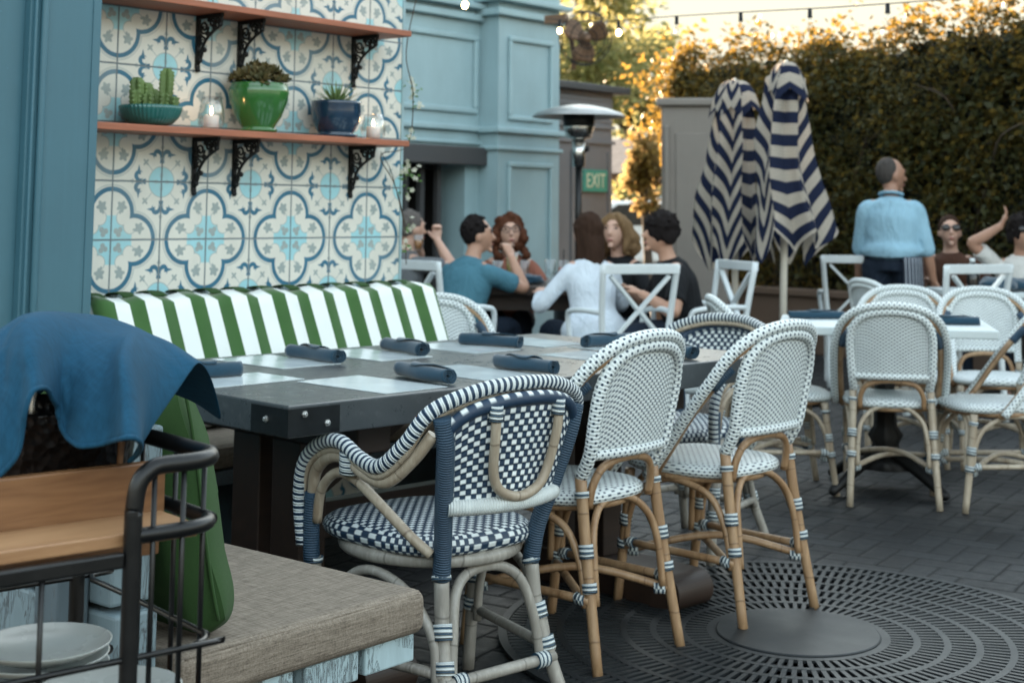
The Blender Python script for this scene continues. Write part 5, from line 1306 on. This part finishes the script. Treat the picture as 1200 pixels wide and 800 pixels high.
# ------------------------------------------------------------------ far right table and its things
ft = thing('far_table', 'white topped table at the right edge where the guests in sunglasses sit', 'table', ground(1170, 9.6), 40-90)
MB().box((-.40, -.35, .70), (.60, .35, .735)).build('tabletop', M['marble'], ft, bevel=.005); MB().tube([(.1, 0, .03), (.1, 0, .70)], .04, 12, 1).build('pedestal', M['iron'], ft); MB().lathe([(.28, 0), (.27, .02), (.05, .05), (0, .05)], (.1, 0, 0), 28).build('foot', M['iron'], ft)
crumple(1165, 9.35, .736, 'crumpled navy napkin on the left of the far right table', (.17, .10, .055), 7); crumple(1188, 9.5, .736, 'crumpled navy napkin on the right of the far right table', (.15, .10, .045), 9)
tumbler(1141, 310, 9.45, 'clear tumbler on the far right table beside the woman in sunglasses', .17, .038, None, z=.736)
p = ground(1107, 9.2); bt_ = thing('sauce_bottle', 'small dark bottle at the left end of the far right table', 'bottle', (p.x, p.y, .62)); MB().lathe([(.035, 0), (.038, .01), (.038, .11), (.016, .15), (.015, .20), (0, .20)], seg=20).build('bottle', M['dark_glass'], bt_); MB().lathe([(.017, .19), (.017, .215), (0, .216)], seg=16).build('cap', M['white_paint'], bt_); bt_.location.z = .736; q_ = ground(1137, 9.25); bt_.location.x, bt_.location.y = q_.x, q_.y
# ------------------------------------------------------------------ people
def skin(name, c):
    m = Mat(name, .5); n = m.noise(12., 4.); m.color(m.mix(n, sc_(c, .82), sc_(c, 1.12))); m.b.inputs['Subsurface Weight'].default_value = .08; m.b.inputs['Subsurface Radius'].default_value = (.01, .004, .002); return m.m
def cloth_m(name, c, var=.18): 
    m = Mat(name, .85, 0., .2); n = m.noise(7., 4.); w = m.noise(5., 4., .6, stretch=(1.6, 1.6, .7), dist=1.); m.color(m.mix(n, sc_(c, 1-var), sc_(c, 1+var))); m.bump(w, 1., .035); return m.m
def hair_m(name, c):
    m = Mat(name, .8, 0., .06); n = m.noise(70., 4., .65, stretch=(1, 1, .10)); m.color(m.mix(n, sc_(c, .5), sc_(c, 1.6))); m.bump(n, .5, .004); return m.m
SK = {'light': skin('fair skin', (.50, .31, .235)), 'mid': skin('olive skin', (.42, .24, .165)), 'tan': skin('tanned skin', (.33, .18, .12))}
HR = {'black': hair_m('black hair', (.012, .010, .010)), 'brown': hair_m('dark brown hair', (.035, .020, .014)), 'auburn': hair_m('auburn hair', (.07, .028, .016)), 'blond': hair_m('brown hair with blond ends', (.15, .095, .05)), 'grey': hair_m('cropped grey hair', (.055, .050, .047)), 'greyish': hair_m('light grey hair', (.10, .09, .085))}
CL = {'sky': cloth_m('sky blue shirt cotton', (.26, .44, .55)), 'teal': cloth_m('teal jersey', (.06, .165, .22)), 'white': cloth_m('white shirt cotton', (.56, .63, .70)), 'black': cloth_m('black jersey', (.010, .011, .013)), 'denim': cloth_m('dark navy denim', (.012, .02, .035)), 'brown': cloth_m('brown knit', (.075, .036, .024)), 'cream': cloth_m('pale printed shirt', (.50, .50, .48)), 'rose': cloth_m('rust blouse', (.25, .10, .07)), 'grey': cloth_m('mid grey top', (.12, .13, .14))}
EYE = plain('dark eyes', (.015, .01, .008), .2, .1, 5., 0); LIP = plain('lips', (.26, .09, .075), .5, .1, 9., 0); GLS = plain('dark lenses and frames', (.008, .007, .008), .15, .1, 5., 0)
apr = Mat('navy pinstripe apron', .85); ax_, ay_, az_ = apr.xyz(); apr.color(apr.mix((.11-((ax_/.034+ay_/.05).fract()-.5).abs()).step(0., .05), (.022, .032, .052), (.42, .46, .50))); APR = apr.m
VZ = Vector((0, 0, 1))
def ik(a, h, l1, l2, pole):
    a = Vector(a); h = Vector(h); d = h-a; L = min(d.length, (l1+l2)*.995); d.normalize(); h = a+d*L
    x = (l1*l1-l2*l2+L*L)/(2*L); y = math.sqrt(max(0, l1*l1-x*x)); p = Vector(pole); p = (p-d*p.dot(d)).normalized()
    return a+d*x+p*y, h
def person(label, loc, heading, s=1.0, sit=True, lean=10, twist=0, hands=None, poles=None, head=(0, 0, 0), sk='mid', hair='short', hc='black', shirt='teal', sleeve='short', pants='denim', sw=1.0, bulk=1.0, curl=(.9, .9), extra=None, pel=None, voxel=.0075, tail=.0, hand_up=None):
    t = thing('person', label, 'person', loc, heading-90); t.scale = (s, s, s)
    pz = pel if pel else (.545 if sit else .92)
    tl = Vector((0, math.sin(R(lean)), math.cos(R(lean)))); P0 = Vector((0, 0, pz)); tw = Matrix.Rotation(R(twist), 3, 'Z')
    sp = [P0-VZ*.06, P0+VZ*.03, P0+tl*.15, P0+tl*.31, P0+tl*.42, P0+tl*.485]
    nb = P0+tl*.49; hd_ = nb+(tl*.5+VZ*.5).normalized()*.068+Vector((0, .012, 0)); hc_ = hd_+VZ*.085+Vector((0, .02, 0))
    HM = Matrix.Rotation(R(head[0]), 3, 'Z') @ Matrix.Rotation(R(-head[1]), 3, 'X') @ Matrix.Rotation(R(head[2]), 3, 'Y') @ Matrix.Diagonal((1.06, 1.06, 1.06))
    X_ = tw @ Vector((1, 0, 0))
    b = bulk
    TR_ = [(.135*b, .105*b), (.165*b, .118*b), (.152*b, .112*b), (.172*sw, .120*b), (.140*sw, .092*b), (.064, .06)]
    body = MB(); sh = MB(); pt = MB()
    body.tube(sp, TR_, 20, 5, ref=(1, 0, 0))
    sh_r = [(x+.014, y+.016) for x, y in TR_]; sh_r[0] = (TR_[0][0]+.03+tail, TR_[0][1]+.03+tail); sh_r[1] = (TR_[1][0]+.024+tail, TR_[1][1]+.026+tail)
    s0 = [P0-VZ*(.10+tail) if sit else P0+VZ*.03, P0+VZ*.02 if sit else P0+VZ*.08]+[p+Vector((0, 0, 0)) for p in sp[2:]]
    sh.tube(s0, sh_r, 22, 5, ref=(1, 0, 0))
    body.tube([nb-tl*.03, nb+(hd_-nb)*.6, hc_-VZ*.04], [.062, .053, .055], 14, 4, ref=(1, 0, 0))
    # arms
    for i, sg in enumerate((-1, 1)):
        S = P0+tl*.385+X_*(sg*.166*sw); hnd = Vector(hands[i]) if hands and hands[i] else P0+Vector((sg*.26, .10, -.12 if not sit else .02))
        pole = poles[i] if poles and poles[i] else (sg*.55, -.6, -.5)
        E_, H_ = ik(S, hnd, .285, .250, pole)
        body.tube([P0+tl*.42+X_*(sg*.10), S, S.lerp(E_, .5), E_, E_.lerp(H_, .35), H_], [.050, .054*b, .046*b, .040, .041, .028], 14, 5)
        k = 1.0
        if sleeve == 'short': e2 = S.lerp(E_, .74); sh.tube([P0+tl*.405+X_*(sg*.09), S, S.lerp(E_, .4), e2], [.052, .060*b, .062*b, .062*b], 16, 4)
        elif sleeve == 'long':
            e2 = E_.lerp(H_, .22 if not sit else .70); sh.tube([P0+tl*.41+X_*(sg*.09), S, S.lerp(E_, .5), E_, e2], [.052, .060*b, .058*b, .055*b, .050], 16, 5)
        # hand: palm and five fingers
        d = (H_-E_).normalized() if not (hand_up and hand_up[i]) else Vector(hand_up[i]).normalized()
        side = d.cross(VZ); side = side.normalized() if side.length > .2 else Vector((1, 0, 0)); nrm = side.cross(d)*-1
        if sit and not (hand_up and hand_up[i]): nrm = -VZ+d*d.z; nrm.normalize(); side = d.cross(nrm).normalized()
        pc = H_+d*.045
        body.tube([H_-d*.01, H_+d*.02, H_+d*.06, H_+d*.088], [(.024, .018), (.032, .017), (.042, .016), (.038, .013)], 14, 3, ref=side)
        cu = curl[i]
        for f, (o, L) in enumerate(((-.030, .062), (-.010, .075), (.010, .070), (.029, .055))):
            p = H_+d*.080+side*o; q = [p]; dd = d.copy()
            for a_, l_ in ((cu*.45, L*.45), (cu*.8, L*.32), (cu*.6, L*.28)):
                dd = (Matrix.Rotation(a_, 3, side) @ dd); 
                q.append(q[-1]+dd*l_)
            body.tube(q, [.0098, .0092, .0085, .0070], 8, 3, round_end=True)
        th = sg if sit else -sg
        q = [H_+d*.015+side*(-.028*th), H_+d*.045+side*(-.052*th)+nrm*.010, H_+d*.075+side*(-.058*th)+nrm*.022]
        body.tube(q, [.0125, .0105, .0085], 8, 3, round_end=True)
    # legs
    for sg in (-1, 1):
        hip = P0+Vector((sg*.095*b, 0, -.03))
        if sit: knee = Vector((sg*.13, .43, pz-.02)); ank = Vector((sg*.13, .40, .085))
        else: knee = Vector((sg*.10, .015, .49)); ank = Vector((sg*.11+.0, -.02, .085))
        body.tube([hip, hip.lerp(knee, .5), knee, knee.lerp(ank, .35), ank], [.085*b, .072*b, .055, .054, .038], 14, 4)
        pt.tube([P0+Vector((sg*.05, 0, .03)), hip, hip.lerp(knee, .5), knee, knee.lerp(ank, .5), ank-VZ*.03], [.10*b, .103*b, .086*b, .068, .062, .060], 16, 4)
        body.ball(ank+Vector((0, .055, -.045)), (.045, .125, .045), 14, 10)
    pt.tube([P0-VZ*.06, P0+VZ*.05], [(.160*b, .125*b), (.170*b, .122*b)], 20, 3, ref=(1, 0, 0))
    # head
    def hf(p):
        q = p.copy(); lo_ = max(0, -p.z-.10); q.x *= 1-.42*lo_; 
        if p.y > 0: q.y *= 1-.14*max(0, p.z-.4)
        else: q.y *= 1+.06*max(0, p.z+.3)-.30*max(0, -p.z-.2)
        q.y += .10*lo_; return q
    body.ball(hc_, (.076, .096, .118), 24, 18, HM, hf)
    hl = lambda x, y, z: hc_+HM @ Vector((x, y, z))
    body.tube([hl(0, .086, .022), hl(0, .104, -.008), hl(0, .114, -.026), hl(0, .098, -.034)], [.008, .010, .0135, .008], 10, 3)
    for sg in (-1, 1):
        body.ball(hl(sg*.076, -.008, -.008), (.010, .020, .032), 10, 8, HM)
        body.ball(hl(sg*.034, .085, .035), (.020, .009, .007), 8, 6, HM)
    body.ball(hl(0, .088, -.066), (.022, .011, .010), 10, 6, HM); body.ball(hl(0, .080, -.100), (.022, .016, .016), 10, 6, HM)
    body.build('body', SK[sk], t, remesh=voxel, smooth_it=4)
    for sg in (-1, 1):
        MB().ball(hl(sg*.033, .0855, .014), (.0125, .0075, .0065), 10, 8, HM).build('eye', EYE, t)
        MB().tube([hl(sg*.016, .096, .033), hl(sg*.036, .094, .039), hl(sg*.054, .080, .032)], .0036, 6, 3).build('eyebrow', HR[hc], t)
    MB().ball(hl(0, .0955, -.064), (.023, .0065, .0075), 12, 6, HM).build('mouth', LIP, t)
    # clothes
    so = sh.build('shirt', CL[shirt], t, remesh=.011, smooth_it=6)
    pt.build('trousers', CL[pants], t, remesh=.012, smooth_it=5)
    # hair
    hm_ = MB(); rng = random.Random(sum(map(ord, label)))
    def bump_(k, fq): return lambda p: p*(1+k*noise.noise(p*fq+Vector((rng.random()*0+3, 1, 2))))
    if hair == 'crop': hm_.ball(hl(0, -.034, .026), (.0785, .080, .100), 24, 16, HM)
    elif hair == 'short':
        hm_.ball(hl(0, -.018, .030), (.081, .093, .102), 28, 18, HM, bump_(.12, 3.5))
        for k in range(70):
            v = Vector((rng.gauss(0, 1), rng.gauss(-.2, 1), abs(rng.gauss(.5, .7))+.1)).normalized()
            p0 = hl(v.x*.080, v.y*.092-.016, v.z*.102+.028); p1 = hl(v.x*.088+rng.gauss(0, .010), v.y*.100-.010+rng.gauss(0, .010), v.z*.112+.030); hm_.tube([p0, p1], [.012, .004], 6, 2)
    elif hair == 'mop':
        hm_.ball(hl(0, -.006, .036), (.096, .110, .112), 30, 20, HM, bump_(.16, 3.))
        for k in range(60):
            v = Vector((rng.gauss(0, 1), rng.gauss(0, 1), abs(rng.gauss(.5, .7))+.1)).normalized(); p0 = hl(v.x*.088, v.y*.100-.008, v.z*.106+.034); hm_.tube([p0, hl(v.x*.106+rng.gauss(0, .014), v.y*.118+rng.gauss(0, .014), v.z*.122+.032+rng.gauss(0, .008))], [.015, .005], 6, 2)
        for k in range(16):
            a = rng.uniform(-1.2, 1.2); hm_.ball(hl(math.sin(a)*.082, math.cos(a)*.092, .062+rng.uniform(-.015, .02)), (.024, .022, .026), 10, 8)
        for sg in (-1, 1): hm_.ball(hl(sg*.078, -.03, -.01), (.018, .05, .05), 12, 8, HM)
    elif hair in ('long', 'wavy', 'straight'):
        hm_.ball(hl(0, -.018, .026), (.089, .102, .110), 28, 18, HM, bump_(.08, 2.5))
        L = {'long': .30, 'wavy': .20, 'straight': .33}[hair]
        for k in range(30):
            a = PI*(.02+.96*k/29)*1.0; x = math.cos(a)*.086; y = -math.sin(a)*.092-.008+.0
            wv = {'long': .012, 'wavy': .028, 'straight': .004}[hair]; sp_ = 1.12 if hair != 'straight' else .72; ll = L*rng.uniform(.85, 1.05)
            root = hl(x*.9, y*.9+.012, .04); q = [root]
            for f in (.3, .6, 1.): q.append(hc_+HM @ Vector((x*sp_*(1+.15*f), y*1.05, 0))+Vector((rng.gauss(0, wv), rng.gauss(0, wv)-.02*f, .02-ll*f)))
            hm_.tube(q, [.024, .028, .025, .010], 8, 4)
        if hair != 'straight':
            for sg in (-1, 1):
                for k in range(5):
                    x = sg*(.070+.006*k); y = .05-.022*k; q = [hl(sg*.02, .045-.02*k, .115), hl(x, y+.02, .05)]
                    for f in (.35, .7, 1.): q.append(hl(x*1.12, y, .02)+Vector((rng.gauss(0, .010), rng.gauss(0, .010), -L*.9*f)))
                    hm_.tube(q, [.016, .020, .022, .020, .009], 8, 4)
    elif hair == 'bun':
        hm_.ball(hl(0, -.016, .026), (.083, .098, .106), 26, 16, HM); hm_.ball(hl(0, -.115, .03), .045, 14, 10)
    elif hair == 'curly':
        hm_.ball(hl(0, -.02, .030), (.092, .104, .112), 28, 18, HM)
        for k in range(70):
            v = Vector((rng.gauss(0, 1), rng.gauss(-.5, 1), rng.gauss(.25, .9))).normalized()
            if v.y > .55 and v.z < .55: continue
            hm_.ball(hl(v.x*.10, v.y*.11-.012, v.z*.13+.005), rng.uniform(.022, .034), 9, 7)
        for sg in (-1, 1):
            for k in range(14): hm_.ball(hl(sg*rng.uniform(.075, .12), rng.uniform(-.07, .04), rng.uniform(-.20, .02)), rng.uniform(.022, .034), 9, 7)
    hm_.build('hair', HR[hc], t, remesh=.007, smooth_it=2)
    if extra: extra(t, hl, HM, P0, tl, hc_)
    return t
def glasses(kind):
    def fn(t, hl, HM, *a):
        mb = MB()
        for sg in (-1, 1):
            if kind == 'sun': mb.ball(hl(sg*.036, .096, .014), (.033, .010, .024), 14, 8, HM)
            else: mb.tube([hl(sg*.035+math.cos(q)*.027, .103, .012+math.sin(q)*.022) for q in np.linspace(0, 2*PI, 13)], .003, 6, 2)
            mb.tube([hl(sg*.062, .095, .018), hl(sg*.080, .04, .016), hl(sg*.081, -.01, .010)], .003, 6, 3)
        mb.tube([hl(-.012, .106, .018), hl(0, .110, .021), hl(.012, .106, .018)], .003, 6, 3); mb.build('sunglasses' if kind == 'sun' else 'spectacles', GLS, t)
    return fn

# the waiter
def waiter_extra(t, hl, HM, P0, tl, hc_):
    MB().tube([P0+Vector((0, 0, .035)), P0+Vector((0, 0, .075))], [(.204, .160), (.204, .160)], 28, 2, ref=(1, 0, 0)).build('belt', CL['denim'], t)
    mb = MB()
    def af(u, v): a = R(-62+200*u); z = .965-.46*v; k = 1+.10*v; return Vector((math.cos(a)*.215*k, math.sin(a)*.172*k, z))
    mb.grid(af, 24, 8).build('apron', APR, t, solid=.006)
    mb = MB(); a0 = P0+tl*.490
    mb.tube([a0+Vector((math.cos(q)*.074, math.sin(q)*.070-.004, .012-.015*math.sin(q))) for q in np.linspace(0, 2*PI, 17)], [(.012, .022)]*17, 8, 2, ref=(0, 0, 1)); mb.build('collar', CL['sky'], t)
person('standing waiter seen from behind in a sky blue shirt and navy pinstripe apron', ground(1043, 10.3), 18, .962, False, 4, 6, [(-.27, .16, .76), (.29, .12, .75)], [(-.4, -1, 0), (.5, -1, 0)], (-52, 2, 0), 'tan', 'crop', 'grey', 'sky', 'long', 'denim', 1.06, 1.12, (.9, .9), waiter_extra, tail=.01)

# the five diners and a sixth half hidden by the tiles
person('man in a short sleeved teal shirt seen from behind, elbow on the dark table', ground(537, 9.0), 0, .925, True, 20, 0, [(-.05, .42, .80), (.14, .40, 1.02)], [(-.3, .2, -1), (.7, .5, -1)], (-36, -4, 0), 'mid', 'short', 'black', 'teal', 'short', 'denim', 1.05, 1.08, (1.2, 1.4))
person('woman with auburn curls and glasses facing us across the dark table', ground(601, 10.15), 215, .92, True, 16, 0, [(-.20, .34, .80), (.14, .36, .80)], None, (12, -10, 4), 'light', 'curly', 'auburn', 'rose', 'short', 'denim', .92, .95, (.6, .6), glasses('clear'))
person('woman with long straight dark hair and a white shirt, her back to us', ground(698, 8.75), 62, .93, True, 10, 0, [(-.22, .36, .78), (.16, .38, .80)], None, (8, -8, 0), 'light', 'straight', 'brown', 'white', 'long', 'denim', .90, .92, (.6, .6), tail=.05)
person('woman with wavy brown hair with blond ends looking down at the table', ground(737, 9.5), 176, .93, True, 12, 0, [(-.20, .34, .80), (.12, .36, .80)], None, (20, -9, 0), 'light', 'wavy', 'blond', 'black', 'long', 'denim', .9, .92, (.6, .6))
person('man in a black shirt with thick black hair seen in profile leaning in', ground(806, 8.85), 138, .935, True, 16, 0, [(-.20, .36, .80), (.18, .36, .80)], None, (8, -8, 0), 'mid', 'mop', 'black', 'black', 'short', 'denim', 1.06, 1.10, (.8, .8))
person('grey haired man half hidden by the tiled wall, raising a drink', ground(470, 9.9), -15, .93, True, 8, 0, [(-.10, .20, 1.13), (.05, .30, 1.10)], [(-.6, 0, -1), (.8, .2, -1)], (0, 0, 0), 'light', 'short', 'greyish', 'grey', 'short', 'denim', 1., 1., (1.5, 1.5), hand_up=(None, (-.25, .1, 1)))
# two guests by the hedge
person('woman in dark sunglasses and a brown top sitting before the hedge', ground(1113, 10.7), 196, .93, True, 6, 0, [(-.24, .30, .78), (.16, .36, .80)], None, (14, -10, 0), 'light', 'bun', 'brown', 'brown', 'long', 'denim', 1.02, 1.05, (.6, .6), glasses('sun'))
person('guest in a pale shirt and dark glasses at the right edge, one arm raised', ground(1194, 10.2), 205, .93, True, 8, 0, [(-.22, .34, .80), (.15, .18, 1.24)], [None, (1, .1, -.25)], (22, -12, 0), 'tan', 'mop', 'black', 'cream', 'short', 'denim', 1.02, 1.05, (.7, .5), glasses('sun'), hand_up=(None, (-.45, 0, 1)))
p = at_d(490, 284, 9.75); t = thing('beer_glass', 'glass of amber drink held up by the man at the tiled wall', 'glass', (p.x, p.y, p.z-.06), 0, 'glasses on the tables')
MB().lathe([(.026, 0), (.034, .11), (.032, .11), (.024, .006), (0, .006)], seg=20).build('glass', M['glass'], t); MB().lathe([(0, .007), (.0235, .007), (.029, .075), (0, .075)], seg=20).build('drink', M['amber'], t)
# ------------------------------------------------------------------ sky and sun: late afternoon, low sun behind the hedge
SUN_AZ, SUN_EL = 59., 12.0                                           # heading from +X, elevation
w = bpy.data.worlds.new('World'); sc.world = w; w.use_nodes = True
nt = w.node_tree; bg = nt.nodes['Background']; sky = nt.nodes.new('ShaderNodeTexSky'); sky.sky_type = 'NISHITA'; sky.sun_disc = False
sky.sun_elevation = R(SUN_EL); sky.sun_rotation = R(90-SUN_AZ); sky.air_density = 1.0; sky.dust_density = 1.4; sky.ozone_density = 1.2; sky.altitude = 0
hs_ = nt.nodes.new('ShaderNodeHueSaturation'); hs_.inputs['Saturation'].default_value = .46; nt.links.new(sky.outputs[0], hs_.inputs['Color'])
mn = nt.nodes.new('ShaderNodeVectorMath'); mn.operation = 'MINIMUM'; nt.links.new(hs_.outputs[0], mn.inputs[0]); cap = nt.nodes.new('ShaderNodeMix'); cap.data_type = 'RGBA'; cap.clamp_factor = True                       # cream haze low over the horizon, clear blue above
tcw = nt.nodes.new('ShaderNodeTexCoord'); sxw = nt.nodes.new('ShaderNodeSeparateXYZ'); nt.links.new(tcw.outputs['Generated'], sxw.inputs[0])
mr = nt.nodes.new('ShaderNodeMapRange'); mr.inputs[1].default_value = .20; mr.inputs[2].default_value = .42; nt.links.new(sxw.outputs[2], mr.inputs[0]); nt.links.new(mr.outputs[0], cap.inputs[0])
cap.inputs[6].default_value = (1.12, 1.02, .86, 1); cap.inputs[7].default_value = (9, 9, 9, 1); nt.links.new(cap.outputs[2], mn.inputs[1])
tn = nt.nodes.new('ShaderNodeVectorMath'); tn.operation = 'MULTIPLY'; nt.links.new(mn.outputs[0], tn.inputs[0]); tn.inputs[1].default_value = (1.0, 1.03, .95); nt.links.new(tn.outputs[0], bg.inputs[0]); bg.inputs[1].default_value = .12
sl = bpy.data.lights.new('sun', 'SUN'); sl.energy = 4.8; sl.angle = R(.53); sl.color = (1., .70, .42)
so = bpy.data.objects.new('sun', sl); COL.objects.link(so)
sd = Vector((math.cos(R(SUN_AZ))*math.cos(R(SUN_EL)), math.sin(R(SUN_AZ))*math.cos(R(SUN_EL)), math.sin(R(SUN_EL))))
so.rotation_euler = sd.to_track_quat('Z', 'Y').to_euler(); so.location = sd*30
sc.view_settings.view_transform = 'Standard'; sc.view_settings.look = 'None'; sc.view_settings.exposure = 3.18; sc.view_settings.gamma = 1
sc.cycles.max_bounces = 7; sc.cycles.transparent_max_bounces = 24; sc.cycles.diffuse_bounces = 4; sc.cycles.glossy_bounces = 4; sc.cycles.transmission_bounces = 6
sc.cycles.use_denoising = True
